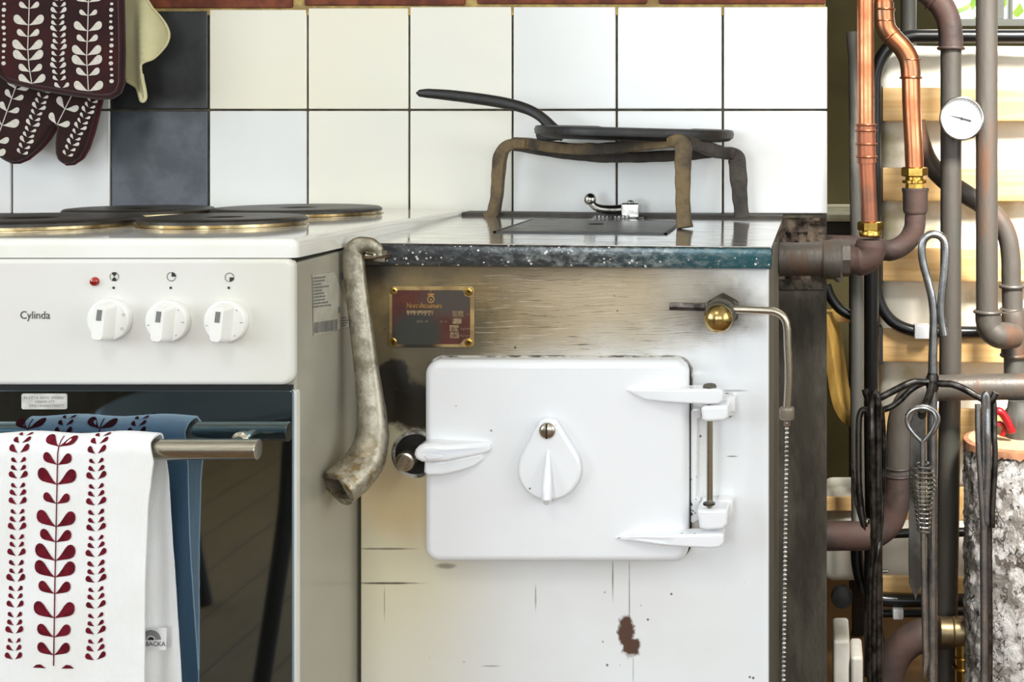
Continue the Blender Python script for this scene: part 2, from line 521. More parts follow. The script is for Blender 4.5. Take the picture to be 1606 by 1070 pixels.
# worn steel top: bright, streaked
t = NT('worn_steel_stovetop')
_n = t.noise(16, t.scale((1, 3.0, 1)), 7, 0.65)
_c = t.mix(t.ss(_n, 0.42, 0.66), C(236, 234, 230), C(206, 203, 196))
_sp = t.ss(t.noise(30, t.scale((0.8, 3, 1)), 5), 0.66, 0.71)
_c = t.mix(_sp, _c, C(40, 36, 32))
_dk = t.math('MULTIPLY', t.ss(t.voronoi(45, t.scale((0.6, 1.6, 1))), 0.16, 0.08), t.ss(t.noise(25, None, 2), 0.5, 0.56))
_c = t.mix(_dk, _c, C(44, 40, 36))
M['stove_top'] = t.done(_c, t.ramp(_n, [(0.35, (0.05,) * 3 + (1,)), (0.7, (0.2,) * 3 + (1,))]), 0.85, t.bump(_n, 0.12, 0.001))
M['hatch'] = pbr('grey_iron_hatch', C(132, 128, 120), C(96, 92, 84), 0.36, metal=0.7, scale=30, stretch=(1, 3, 1), bump=0.1)
# teal-black enamelled rim with white flecks
t = NT('speckled_teal_enamel'); _s = t.xyz()
_tl = t.ss(_s[0], PX(900, SD), PX(1190, SD))
_c = t.mix(_tl, C(58, 60, 62), C(38, 84, 92))
_mid = t.math('MULTIPLY', t.ss(_s[0], PX(720, SD), PX(880, SD)), t.ss(_s[0], PX(1200, SD), PX(1020, SD)))
_c = t.mix(t.math('MULTIPLY', t.ss(t.noise(120, t.scale((0.6, 1, 1.2)), 8, 0.75), 0.44, 0.64), t.math('ADD', t.math('MULTIPLY', _mid, 0.5), 0.22)), _c, C(150, 156, 154))
_fl = t.math('MULTIPLY', t.ss(t.voronoi(190), 0.30, 0.2), t.ss(t.noise(90, None, 2), 0.52, 0.57))
_c = t.mix(_fl, _c, C(226, 226, 222))
M['rim'] = t.done(_c, 0.22, 0.15, t.bump(t.noise(70, None, 4), 0.35, 0.0015))
M['iron_pipe'] = pbr('rusty_iron_pipe', C(88, 82, 75), C(104, 74, 54), 0.46, metal=0.3, scale=11, lo=0.5, hi=0.7, detail=6, bump=0.35, bscale=90, stretch=(2, 2, 0.5), rough2=0.75)
M['iron_dark'] = pbr('dark_iron_pipe', C(66, 58, 55), C(90, 68, 60), 0.48, metal=0.3, scale=18, detail=6, bump=0.35, bscale=90, rough2=0.7)
M['iron_grey'] = pbr('grey_painted_pipe', C(84, 82, 76), C(150, 147, 138), 0.55, metal=0.15, scale=8, detail=7, lo=0.5, hi=0.7, bump=0.3, bscale=60, stretch=(3, 3, 0.5))
M['iron_green'] = pbr('grey_green_pipe', C(82, 76, 69), C(64, 84, 72), 0.5, metal=0.3, scale=7, detail=5, lo=0.55, hi=0.75, bump=0.3, bscale=90, stretch=(2, 2, 0.6))
M['copper'] = pbr('copper_tube', C(222, 150, 108), C(186, 112, 76), 0.27, metal=1.0, scale=16, detail=6, rough2=0.38, bump=0.05)
M['copper_dull'] = pbr('dull_copper', C(168, 104, 76), C(128, 90, 72), 0.42, metal=0.75, scale=18, detail=6, bump=0.1)
M['copper_fit'] = pbr('soldered_copper_fitting', C(196, 120, 80), C(158, 122, 94), 0.32, metal=1.0, scale=30, detail=6, bump=0.1)
M['brass'] = pbr('brass_nut', C(216, 178, 92), C(176, 138, 66), 0.24, metal=1.0, scale=40)
M['brass_dome'] = pbr('tarnished_brass', C(222, 196, 132), C(168, 144, 92), 0.22, metal=1.0, scale=45, detail=5, bump=0.05)
M['zinc'] = pbr('grimy_zinc', C(132, 128, 118), C(74, 68, 56), 0.5, metal=0.7, scale=60, bump=0.4, bscale=120)
M['chrome'] = pbr('nickel', C(196, 194, 188), C(150, 147, 140), 0.2, metal=1.0, scale=60, bump=0.05)
M['key'] = pbr('worn_cast_steel', C(176, 168, 150), C(120, 110, 90), 0.36, metal=0.9, scale=26, detail=7, bump=0.35, bscale=110, rough2=0.55)
t = NT('worn_key_socket'); _s = t.xyz()
_n = t.noise(70, None, 8, 0.65)
_c = t.mix(t.ss(_n, 0.40, 0.64), C(172, 165, 148), C(132, 124, 106))
_oc = t.math('MULTIPLY', t.ss(_s[2], PZ(665, 1.36), PZ(720, 1.36)), t.ss(t.noise(85, None, 6, 0.7), 0.50, 0.60))
_c = t.mix(t.math('MULTIPLY', _oc, 0.8), _c, C(120, 92, 40))
_dk = t.ss(t.noise(60, t.scale((1, 1, 0.4), None, (2, 3, 4)), 7, 0.7), 0.58, 0.68)
_c = t.mix(t.math('MULTIPLY', _dk, 0.7), _c, C(62, 56, 48))
M['key'] = t.done(_c, 0.40, 0.75, t.bump(_n, 0.45, 0.0018))
M['trivet_dark'] = pbr('darker_forged_iron', C(74, 66, 58), C(44, 40, 37), 0.55, metal=0.3, scale=24, lo=0.38, hi=0.66, detail=9, bump=0.7, bscale=110, bdist=0.003)  # darker iron tone for the right leg, right bar and back bar
M['trivet'] = pbr('rust_brown_forged_iron', C(116, 97, 66), C(58, 50, 42), 0.58, metal=0.3, scale=24, lo=0.38, hi=0.66, detail=9, bump=0.7, bscale=110, bdist=0.003)
M['cast_black'] = pbr('black_cast_iron', C(22, 21, 20), C(32, 30, 29), 0.45, metal=0.0, scale=60, bump=0.35, bscale=150, bdist=0.0015)
M['dark_hole'] = pbr('hole_shade_black', C(20, 18, 16), C(34, 30, 26), 0.8, scale=60)  # near-black colour stands in for the shade inside holes, slots and gaps
M['plate_red'] = None
t = NT('worn_maroon_plate'); _s = t.xyz()
_c = t.mix(t.ss(t.noise(60, None, 5), 0.35, 0.65), C(92, 42, 27), C(76, 34, 22))
_c = t.mix(blob(t, _s, 652, 525, 40, 40, 0.35, 0.35, 30), _c, C(52, 52, 46))
_c = t.mix(blob(t, _s, 705, 470, 42, 26, 0.5, 0.4, 30), _c, C(74, 64, 56))
M['plate_red'] = t.done(_c, 0.4, 0.1)
t = NT('plate_brass_border'); _s = t.xyz()
_c = t.mix(t.ss(t.noise(50, None, 5), 0.4, 0.65), C(190, 162, 110), C(150, 124, 84))
_c = t.mix(blob(t, _s, 655, 545, 32, 20, 0.35, 0.35, 30), _c, C(60, 56, 48))
M['plate_brass'] = t.done(_c, 0.35, 0.6)
M['gold_print'] = pbr('gold_lettering', C(206, 160, 90), C(170, 120, 64), 0.4, metal=0.3, scale=300)
M['gold_faint'] = pbr('worn_lettering', C(150, 130, 96), C(110, 86, 64), 0.5, scale=300)


def cloth(name, c1, c2, ws=900, b=0.35, tint=None):
    t = NT(name)
    wv = t.n.new('ShaderNodeTexWave'); t.put(wv.inputs['Vector'], t.obj); wv.inputs['Scale'].default_value = ws * 0.35; wv.bands_direction = 'X'; wv.inputs['Distortion'].default_value = 3; wv.inputs['Detail'].default_value = 2
    f = t.noise(ws, t.scale((1, 1, 0.25)), 2)
    return t.done(t.mix(t.ss(t.noise(12, None, 4), 0.35, 0.7), c1, c2), 0.9, 0, t.bump(t.math('ADD', f, t.math('MULTIPLY', wv.outputs['Fac'], 0.4)), b, 0.0008), 0.15, 0, 0.25)


M['towel'] = cloth('white_terry_cotton', C(240, 240, 240), C(234, 233, 230))
M['towel_print'] = pbr('maroon_towel_print', C(110, 26, 40), C(88, 20, 30), 0.9, scale=150, spec=0.1)
M['cloth_cream'] = cloth('cream_linen', C(224, 216, 172), C(214, 205, 158), 700)
M['holder'] = cloth('dark_maroon_cotton', C(42, 20, 21), C(60, 22, 22), 700)
M['holder_edge'] = cloth('maroon_bias_binding', C(72, 20, 24), C(56, 18, 20), 700)
M['holder_edge2'] = cloth('dark_bias_binding', C(52, 24, 24), C(44, 20, 20), 700)
M['mitt'] = cloth('brown_black_cotton', C(46, 24, 22), C(38, 20, 18), 700)
M['leaf_pale'] = pbr('pale_grey_print', C(214, 208, 196), C(200, 194, 184), 0.9, scale=200, spec=0.1)
M['slat'] = pbr('birch_plywood', C(212, 174, 118), C(196, 154, 96), 0.5, scale=18, stretch=(0.4, 1, 6), bump=0.05)
M['ply_curve'] = pbr('bent_plywood', C(178, 142, 72), C(150, 116, 56), 0.45, scale=18, stretch=(4, 1, 1))
t = NT('stained_mattress_ticking')
_c = t.mix(t.ss(t.noise(7, None, 5), 0.52, 0.68), C(222, 217, 202), C(176, 166, 132))
M['mattress'] = t.done(_c, 0.85, 0, t.bump(t.noise(14, None, 3), 0.3, 0.006), 0.2)
M['bed_black'] = pbr('black_lacquered_tube', C(14, 14, 14), None, 0.3)
M['rubber'] = pbr('black_rubber', C(22, 21, 20), C(30, 28, 27), 0.7, scale=50)
M['white_vinyl'] = pbr('white_adhesive_tape', C(226, 226, 228), None, 0.4)
t = NT('birch_bark')
_v = t.scale((1, 1, 0.7))
_n = t.noise(48, _v, 9, 0.7, 0.4)
_c = t.mix(t.ss(_n, 0.44, 0.56), C(150, 142, 134), C(222, 217, 212))
_pt = t.ss(t.noise(75, t.scale((1, 1, 0.75), None, (3, 1, 2)), 5, 0.6), 0.56, 0.62)
_c = t.mix(t.math('MULTIPLY', _pt, 0.85), _c, C(92, 80, 68))
_vk = t.ss(t.voronoi(85, t.scale((1, 1, 0.8)), 'DISTANCE_TO_EDGE'), 0.07, 0.02)
_c = t.mix(t.math('MULTIPLY', _vk, t.ss(t.noise(20, None, 3), 0.45, 0.6)), _c, C(70, 62, 54))
_n = t.math('SUBTRACT', _n, t.math('MULTIPLY', _pt, 0.3))
M['bark'] = t.done(_c, 0.9, 0, t.bump(_n, 0.9, 0.008))
t = NT('cut_log_face')
_wv = t.n.new('ShaderNodeTexNoise')
_c = t.mix(t.noise(70, None, 5), C(222, 194, 158), C(196, 154, 112))
M['log_face'] = t.done(_c, 0.85)
M['log_edge'] = pbr('orange_inner_bark', C(190, 132, 96), C(150, 104, 76), 0.85, scale=60)
M['valve_red'] = pbr('red_lever_coating', C(176, 22, 32), C(140, 16, 24), 0.3, scale=80)
M['gauge_face'] = pbr('white_dial', C(240, 240, 240), None, 0.3)
M['white_block'] = pbr('white_plastic_block', C(222, 218, 208), C(206, 202, 190), 0.5, scale=20)
M['frame_white'] = pbr('white_window_paint', C(228, 228, 216), None, 0.5)
M['shelf_pale'] = pbr('pale_sill', C(190, 184, 160), C(160, 154, 130), 0.6, scale=20)
M['leaf_green'] = pbr('sunlit_leaves', C(196, 214, 86), C(140, 180, 60), 0.6, scale=6)
t = NT('window_glass')
t.bsdf.inputs['Transmission Weight'].default_value = 1.0
M['pane'] = t.done((1, 1, 1, 1), 0.0, 0.0, ior=1.02)

WALL = 1.84          # face of the tiles
WX = PX(1299, WALL)  # free end of the tiled wall

# ------------------------------------------------------------------ the setting
bm = B(); box(bm, (-2.7, -2.5, -0.1), (2.2, 3.3, 0.0)); structure('floor', bm, M['floor'])
bm = B(); box(bm, (-2.7, -2.5, 2.5), (2.2, 3.3, 2.6)); structure('ceiling', bm, M['ceiling_paint'])
bm = B()
for lo, hi in (((-2.7, -2.5, 0), (-2.6, -1.35, 2.5)), ((-2.7, 0.65, 0), (-2.6, 3.3, 2.5)), ((-2.7, -1.35, 0), (-2.6, 0.65, 0.85)), ((-2.7, -1.35, 2.25), (-2.6, 0.65, 2.5))): box(bm, lo, hi)
structure('wall_left', bm, M['wall_paint'])
bm = B(); box(bm, (2.1, -2.4, 0), (2.2, 3.2, 2.5)); structure('wall_right', bm, M['wall_paint'])
bm = B()
for lo, hi in (((-2.6, -2.5, 0), (-1.15, -2.4, 2.5)), ((-0.3, -2.5, 0), (0.3, -2.4, 2.5)), ((1.6, -2.5, 0), (2.2, -2.4, 2.5)), ((-1.15, -2.5, 0), (-0.3, -2.4, 0.8)), ((-1.15, -2.5, 2.0), (-0.3, -2.4, 2.5)), ((0.3, -2.5, 0), (1.6, -2.4, 0.8)), ((0.3, -2.5, 2.0), (1.6, -2.4, 2.5))): box(bm, lo, hi)
structure('wall_front', bm, M['wall_paint'])
bm = B(); box(bm, (-2.6, -2.38, 0), (-2.57, 3.2, 0.85), .004); structure('added_panel_1', bm, M['added_wainscot'])  # unseen dark panelling, added to darken the oven glass reflection and bounce light
bm = B(); box(bm, (-2.57, -2.4, 0), (2.1, -2.37, 0.80), .004); structure('added_panel_2', bm, M['added_wainscot'])
# far wall of the room beyond, with its window
FARY = 3.2
wx0, wx1, wz0 = PX(1500, FARY) - 0.03, 1.0, 1.232 + 0.02
bm = B()
for lo, hi in (((-2.6, FARY, 0), (wx0, FARY + .12, 2.5)), ((wx0, FARY, 0), (wx1, FARY + .12, wz0)), ((wx1, FARY, 0), (2.1, FARY + .12, 2.5)), ((wx0, FARY, 2.2), (wx1, FARY + .12, 2.5))): box(bm, lo, hi)
structure('wall_far', bm, M['olive'])
bm = B(); box(bm, (wx0, FARY + .05, wz0), (wx1, FARY + .054, 2.2)); w1 = structure('window_1', bm, M['pane'])
for lo, hi, nm in (((wx0 - .01, FARY + .02, wz0 - .005), (wx1 + .01, FARY + .09, wz0 + .02), 'window_sill'), ((PX(1566, FARY), FARY + .03, wz0 + .02), (PX(1578, FARY), FARY + .08, 2.2), 'window_mullion'), ((PX(1586, FARY), FARY + .03, wz0 + .02), (PX(1592, FARY), FARY + .08, 2.2), 'window_mullion'), ((wx0, FARY + .03, wz0), (wx0 + .025, FARY + .08, 2.2), 'window_frame'), ((wx1 - .04, FARY + .03, wz0), (wx1, FARY + .08, 2.2), 'window_frame')):
    bm = B(); box(bm, lo, hi, 0.004); structure(nm, bm, M['frame_white'], w1)
# foliage outside the far window
random.seed(5); bm = B()
for i in range(1600):
    c = Vector((random.uniform(0.0, 2.4), random.gauss(5.2, 0.25), random.uniform(0.0, 3.2)))
    r = random.uniform(0.04, 0.09); R_ = Matrix.Rotation(random.uniform(0, 6.28), 3, 'Z') @ Matrix.Rotation(random.uniform(-1.2, 1.2), 3, 'X')
    bm.faces.new([bm.verts.new(c + R_ @ Vector(q) * r) for q in ((-0.5, 0, -0.1), (0, 0, -0.6), (0.5, 0, 0), (0.1, 0, 0.9))])
single('garden_hedge', bm, M['leaf_green'], 'sunlit green hedge growing outside the far window', 'hedge', kind='stuff')

# tiled wall
bm = B(); box(bm, (-2.6, WALL + 0.008, 0), (WX - 0.002, WALL + 0.12, PZ(9, WALL) + 0.0))
box(bm, (-2.6, WALL + 0.02, PZ(9, WALL)), (WX - 0.006, WALL + 0.12, 2.5))
wb = structure('wall_back', bm, M['plaster'])
bm = B(); box(bm, (-1.6, WALL + 0.0035, PZ(342, WALL)), (WX - 0.004, WALL + 0.0085, PZ(9, WALL)))
g = structure('grout_bed', bm, M['grout'], wb)
xs = [-300, -140, 18, 173, 327, 482, 641.5, 803.5, 967, 1133.5, 1299]
rows = [(9, 172.5), (172.5, 336.5)]
random.seed(3)
for r, (ya, yb) in enumerate(rows):
    for i in range(len(xs) - 1):
        a, b = xs[i], xs[i + 1]
        black = i == 3
        ta = ya + (max(0, (640 - a)) * 0.014 if r == 0 else 0)
        gap = 1.6
        lo = (PX(a + (gap if i < 9 else gap), WALL), WALL, PZ(yb - gap, WALL)); hi = (PX(b - gap, WALL), WALL + 0.0078, PZ(ta + gap, WALL))
        bm = B(); box(bm, lo, hi, 0.0016, 3)
        # each tile sits a hair out of true
        c = Vector([(lo[k] + hi[k]) / 2 for k in range(3)])
        rot = Matrix.Translation(c) @ Matrix.Rotation(random.gauss(0, 0.0015), 4, 'X') @ Matrix.Rotation(random.gauss(0, 0.0015), 4, 'Z') @ Matrix.Translation(-c)
        bmesh.ops.transform(bm, matrix=rot, verts=bm.verts[:])
        m = (M['tile_black'] if r == 0 else M['tile_slate']) if black else (M['tile_cream'] if (r == 0 and i in (4, 5)) else M['tile_mid'] if i in (5, 6) else M['tile_white'])
        o = link_mesh('tile', bm, m); o.parent = wb
# bricks above the tiles
edges = [-360, -85, 190, 469, 739, 1024, 1299]
for j in range(2):
    for i in range(len(edges) - 1):
        sh = 0 if j == 0 else -135
        a, b = edges[i] + sh, edges[i + 1] + sh
        z0 = PZ(6.5, WALL) + j * 0.075
        ta = max(0, (640 - a)) * 0.014 / 1087
        bm = B(); box(bm, (PX(a + 9, WALL), WALL - 0.004, z0 - ta), (PX(b - (9 if b < 1290 else 4), WALL), WALL + 0.08, z0 + 0.062), 0.003)
        o = link_mesh('brick', bm, M['brick']); o.parent = wb
bm = B(); box(bm, (-1.6, WALL + 0.0005, PZ(10.5, WALL) - 0.012), (WX - 0.004, WALL + 0.02, PZ(-150, WALL))); structure('brick_mortar', bm, M['mortar'], wb)
# broken plaster where the pipes come through the wall
bm = B()
nx, nz = 26, 26
gx0, gx1, gz0, gz1 = PX(1212, 1.84), WX - 0.003, PZ(455, 1.84), PZ(342, 1.84)
g2 = []
for i in range(nx + 1):
    row = []
    for j in range(nz + 1):
        u, v = i / nx, j / nz
        x, z = gx0 + (gx1 - gx0) * u, gz0 + (gz1 - gz0) * v
        e = min(v, 1) * 3; e = min(e, 1)
        h = 0.010 + 0.022 * mnoise.noise(Vector((x * 38, 1, z * 38))) + 0.012 * mnoise.noise(Vector((x * 110, 4, z * 110)))
        row.append(bm.verts.new((x, WALL + 0.006 - max(0, h) * e, z)))
    g2.append(row)
for i in range(nx):
    for j in range(nz): bm.faces.new((g2[i][j], g2[i + 1][j], g2[i + 1][j + 1], g2[i][j + 1]))
structure('broken_plaster', bm, M['mortar_dark'], wb)

# ------------------------------------------------------------------ electric cooker
CX0, CX1, CF, CB = -1.010, -0.508, 1.24, 1.832
ck = thing('electric_cooker', 'white freestanding electric cooker with four hotplates and dark glass oven door', 'cooker', (-0.76, 1.53, 0))
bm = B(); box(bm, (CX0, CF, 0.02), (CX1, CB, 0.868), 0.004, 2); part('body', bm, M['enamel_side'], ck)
bm = B()
r = bmesh.ops.create_cube(bm, size=1)
for v in r['verts']:
    fr, up, rt = v.co.y < 0, v.co.z > 0, v.co.x > 0
    v.co = Vector((CX1 + 0.003 if rt else CX0 - 0.003, 1.2345 if fr else CB, (0.8915 if up else 0.8725) if fr else (0.8805 if up else 0.8655)))
low = [e for e in bm.edges if all(v.co.z < 0.875 for v in e.verts)]
bmesh.ops.bevel(bm, geom=[e for e in bm.edges if e not in low], offset=0.0075, segments=4, affect='EDGES', profile=0.5)
part('cooktop', bm, M['enamel_top'], ck)
bm = B(); box(bm, (CX0 + .004, 1.2375, 0.8690), (CX1 - .002, 1.8, 0.8740)); part('seam', bm, M['gap_black'], ck)
# control panel
bm = B(); slab(bm, rrect(CX0, PX(460, 1.232), PZ(605, 1.232), PZ(406.2, 1.232), [0.0075, 0.0075, 0.012, 0.012], 6), 1.232, 1.2408, 0.0050, 4)
part('control_panel', bm, M['enamel_cooker'], ck)
bm = B(); box(bm, (CX0 + .004, 1.2362, PZ(616, 1.24)), (PX(457.5, 1.236), 1.2405, PZ(603, 1.24))); part('panel_gap', bm, M['gap_black'], ck)
PY = 1.2318


def lidz(y): return 0.8915 + (y - 1.2345) / (CB - 1.2345) * (0.8805 - 0.8915)


for (x, y, R) in ((-0.676, 1.450, 0.0885), (-0.690, 1.690, 0.1055), (-0.886, 1.432, 0.115), (-0.886, 1.665, 0.0895)):
    tilt = Matrix.Rotation(math.atan2(0.8805 - 0.8915, CB - 1.2345), 3, 'X')
    ax = tilt @ Vector((0, 0, 1)); o0 = Vector((x, y, lidz(y)))
    bm = B(); lathe(bm, o0, ax, [(R * .2, .0045), (R * .99, .0045), (R * .995, .0012), (R * 1.02, .0005), (R * 1.02, -.001), (R * .2, -.001)], 56)
    rg = part('hotplate_ring', bm, M['brass_ring'], ck)
    bm = B(); lathe(bm, o0, ax, [(0, .0062), (R * .20, .0062), (R * .24, .0092), (R * .55, .0102), (R * .88, .0104), (R * .97, .0096), (R * 1.0, .0075), (R * 1.0, .0044), (R * .2, .0040), (0, .005)], 56)
    part('hotplate', bm, M['hotplate'], rg)
# knobs
for k, (kx, ky) in enumerate(((176, 500), (267, 502.5), (358, 503))):
    c = P(kx, ky, PY); R = 0.0204
    bm = B(); lathe(bm, c, (0, -1, 0), [(R * .97, -0.001), (R, .001), (R, .006), (R * .97, .0080), (R * .9, .0088), (0, .0092)], 40)
    kb = part('control_knob', bm, M['plastic_white'], ck)
    # raised grip bar, tilted a little
    a = math.radians(6); ca, sa = math.cos(a), math.sin(a)
    bm = B()
    gp = rrect(-0.0080, 0.0080, -0.0200, 0.0188, 0.0055, 5)
    rings = []
    for (yy, sx, sz, oz) in ((0.008, 1.08, 0.99, 0), (0.016, 0.92, .93, 0), (0.0225, 0.74, 0.86, 0.0), (0.0243, 0.66, 0.82, 0.0)):
        rings.append([bm.verts.new((c.x + (px * sx) * ca + (pz * sz) * sa, c.y - yy, c.z - (px * sx) * sa + (pz * sz) * ca + oz)) for px, pz in gp])
    n = len(gp)
    for p, q in zip(rings, rings[1:]):
        for i in range(n): bm.faces.new((p[i], p[(i + 1) % n], q[(i + 1) % n], q[i]))
    bm.faces.new(rings[-1]); bm.faces.new(rings[0])
    part('grip', bm, M['plastic_white'], kb)
    bm = B()
    for i, (mx, mz) in enumerate(((0.0002, 0.0070),)):
        q = [(-.0022, -.0052), (.0024, -.0052), (.0026, .0052), (-.0020, .0052)]
        poly = [(c.x + (mx + ax_) * ca + (mz + az) * sa, c.z - (mx + ax_) * sa + (mz + az) * ca) for ax_, az in q]
        slab(bm, poly, c.y - 0.0250, c.y - 0.0235, 0.0003)
    part('pointer_mark', bm, M['print_grey'], kb)
    bm = B()
    for i, (a_, kind) in enumerate(((100, 'o'), (62, 's'), (18, 's'), (-30, 's'), (-72, 's')) if k == 0 else ((98, 'o'), (42, '.'), (-2, '1'), (-52, '.'), (-98, '1'), (192, '.'))):
        rr = R * (.82)
        ox, oz = c.x + rr * math.cos(math.radians(a_)), c.z + rr * math.sin(math.radians(a_))
        y = c.y - 0.0094
        if kind == '.': flat(bm, [(ox + .0006 * math.cos(t_ * .785), oz + .0006 * math.sin(t_ * .785)) for t_ in range(8)], y)
        elif kind == '1': flat(bm, [(ox - .0013, oz - .0003), (ox + .0013, oz - .0003), (ox + .0013, oz + .0003), (ox - .0013, oz + .0003)], y)
        else:
            n_ = 12 if kind == 'o' else 4
            kx_, kz_ = (.0010, .0017) if kind == 'o' else (.0016, .0016)
            for t_ in range(n_):
                a0, a1 = 2 * PI * t_ / n_ + math.radians(a_), 2 * PI * (t_ + 1) / n_ + math.radians(a_)
                flat(bm, [(ox + kx_ * math.cos(a0), oz + kz_ * math.sin(a0)), (ox + kx_ * math.cos(a1), oz + kz_ * math.sin(a1)), (ox + kx_ * .75 * math.cos(a1), oz + kz_ * .8 * math.sin(a1)), (ox + kx_ * .75 * math.cos(a0), oz + kz_ * .8 * math.sin(a0))], y)
    part('knob_marking', bm, M['print_grey'], kb)
yp = PY - 0.0004


def arc_poly(cx, cz, r0, r1, a0, a1, n=12):
    o_ = [(cx + r1 * math.cos(math.radians(a0 + (a1 - a0) * i / n)), cz + r1 * math.sin(math.radians(a0 + (a1 - a0) * i / n))) for i in range(n + 1)]
    i_ = [(cx + r0 * math.cos(math.radians(a1 + (a0 - a1) * i / n)), cz + r0 * math.sin(math.radians(a1 + (a0 - a1) * i / n))) for i in range(n + 1)] if r0 > 0 else [(cx, cz)]
    return o_ + i_


u = PY / F
for (sx, sy, kind) in ((179.5, 434, 0), (269, 434, 1), (360, 435, 2)):
    bm = B(); cx, cz = PX(sx, PY), PZ(sy, PY); r1 = 7.2 * u
    if kind == 0:
        flat(bm, arc_poly(cx, cz, 0, r1, 50, 130), yp); flat(bm, arc_poly(cx, cz, 0, r1, 230, 310), yp)
        for a0, a1 in ((140, 220), (-40, 40)):
            flat(bm, arc_poly(cx, cz, r1 * .88, r1, a0, a1), yp)
    else:
        a0 = 0 if kind == 1 else 270
        flat(bm, arc_poly(cx + .3 * u, cz, 0, r1, a0, a0 + 90), yp)
        flat(bm, arc_poly(cx, cz, r1 * .88, r1, a0 + 97, a0 + 180), yp); flat(bm, arc_poly(cx, cz, r1 * .88, r1, a0 + 180, a0 + 353), yp)
    flat(bm, arc_poly(PX(sx - 1, PY), PZ(451.5, PY), 0, 2.1 * u, 0, 359, 14)[:-1], yp)
    tag(part('panel_symbol', bm, M['print_dark'], ck), kind='stuff')
bm = B(); text_into(bm, 'Cylinda', lambda x, y: (PX(31.5, PY) + x, yp, PZ(500, PY) + y), 0.0108, width=46.5 * u)
part('panel_lettering', bm, M['print_dark'], ck)
bm = B(); c = P(149, 441.5, PY); lathe(bm, c, (0, -1, 0), [(.0044, -.001), (.0044, .001), (.0036, .0028), (.002, .0036), (0, .0038)], 24)
part('indicator_lamp', bm, M['red_lamp'], ck)
# oven door
GY = 1.228
bm = B(); slab(bm, rrect(CX0, PX(458.5, GY), 0.20, PZ(613, GY), 0.003, 3), GY, 1.2315, 0.0004, 2)
od = part('oven_door', bm, M['oven_glass'], ck)
bm = B(); slab(bm, rrect(CX0, PX(465.5, 1.233), 0.20, PZ(613, 1.233), 0.003, 3), 1.2317, 1.2405, 0.0015, 2); part('door_frame', bm, M['enamel_cooker'], od)
bm = B(); slab(bm, rrect(PX(34, GY), PX(105.5, GY), PZ(642, GY), PZ(617.5, GY), 0.0018, 4), GY - 0.0004, GY + 0.0005); st = part('warning_sticker', bm, M['label_silver'], od)
bm = B()
for i, (s, x0, x1) in enumerate((('FLYTTA INTE SPISEN', 38, 99), ('GENOM ATT', 55, 86), ('DRA I HANDTAGET!', 46, 100))):
    text_into(bm, s, lambda x, y, i=i, x0=x0: (PX(x0, GY) + x, GY - 0.0006, PZ(626.0 + i * 6.1, GY) + y), 0.0036, width=(x1 - x0) * GY / F)
part('sticker_lettering', bm, M['print_grey'], od)
BY = 1.193
bz = PZ(705, BY)
bm = B(); rod(bm, (CX0 + 0.05, BY, bz), (PX(405.5, BY), BY, bz), 0.0096, 32, 0.0008)
hb = part('oven_handle', bm, M['steel'], od)
for px_ in (352, -180):
    x = PX(px_, BY)
    bm = B(); tube(bm, spline([(x, BY + .004, bz), (x, 1.210, bz), (x, GY + .001, bz)], 4), 0.0050, 16)
    lathe(bm, (x, GY, bz), (0, -1, 0), [(.0085, 0), (.0085, .003), (.006, .005), (.005, .006)], 20)
    part('handle_post', bm, M['steel'], hb)
# paper label on the cooker's side
SXP = CX1 + 0.0006


def SP(px, py):
    d = CX1 * -F / (VX - px); return (SXP, d, PZ(py, d))


bm = B(); bm.faces.new([bm.verts.new(SP(*q)) for q in ((489, 431), (524, 427), (549, 497), (549, 512), (491, 527))]); lb = part('rating_sticker', bm, M['label_white'], ck)
SXP += 0.0005
bm = B(); random.seed(11)
for i in range(10):
    yy = 435.5 + i * 5.0
    x = 490.0; xe = 490 + random.uniform(8, 26)
    while x < xe:
        wdt = random.uniform(2.0, 5.5)
        bm.faces.new([bm.verts.new(SP(*q)) for q in ((x, yy - (x - 490) * .12), (x + wdt, yy - (x + wdt - 490) * .12), (x + wdt, yy + 2.3 - (x + wdt - 490) * .12), (x, yy + 2.3 - (x - 490) * .12))])
        x += wdt + 0.8
x = 492.0
while x < 528:
    wdt = random.choice((0.6, 0.9, 1.6, 2.0)); s = (x - 490) * .14
    bm.faces.new([bm.verts.new(SP(*q)) for q in ((x, 506 - s), (x + wdt, 506 - s), (x + wdt, 523 - s), (x, 523 - s))]); x += wdt + random.choice((0.7, 1.1, 1.5))
for (x, yy, wdt, h) in ((533, 428, 5, 11), (529, 482, 3, 9), (533, 498, 9, 2), (533, 502, 12, 2), (533, 506, 10, 2), (533, 510, 8, 2)):
    bm.faces.new([bm.verts.new(SP(*q)) for q in ((x, yy), (x + wdt, yy - .8), (x + wdt, yy + h - .8), (x, yy + h))])
part('sticker_print', bm, M['print_grey'], lb, kind='stuff')

# ------------------------------------------------------------------ tea towel over the oven handle
TR = 0.0150                                   # radius of the drape over the bar
ZB = bz
FZ0 = PZ(1125, 1.178)                         # lower hem, front
BZ0 = 0.40                                    # lower hem, back
tw_arc = PI * TR


def interp(tab, x):
    if x <= tab[0][0]: return tab[0][1]
    for (a, b), (c, d) in zip(tab, tab[1:]):
        if x <= c: return b + (d - b) * (x - a) / (c - a)
    return tab[-1][1]


FR = [(0, PX(249, BY)), (.012, PX(246, BY)), (.03, PX(241, 1.178)), (.07, PX(233, 1.178)), (.14, PX(229, 1.178)), (.3, PX(228, 1.178))]
BR = [(0, PX(249, BY)), (.02, PX(256, 1.207)), (.05, PX(262, 1.207)), (.12, PX(267, 1.207)), (.25, PX(281, 1.207)), (.4, PX(285, 1.207))]
XL = PX(-40, 1.178)


def towel_edge(s): return interp(FR, s) if s >= 0 else interp(BR, -s)


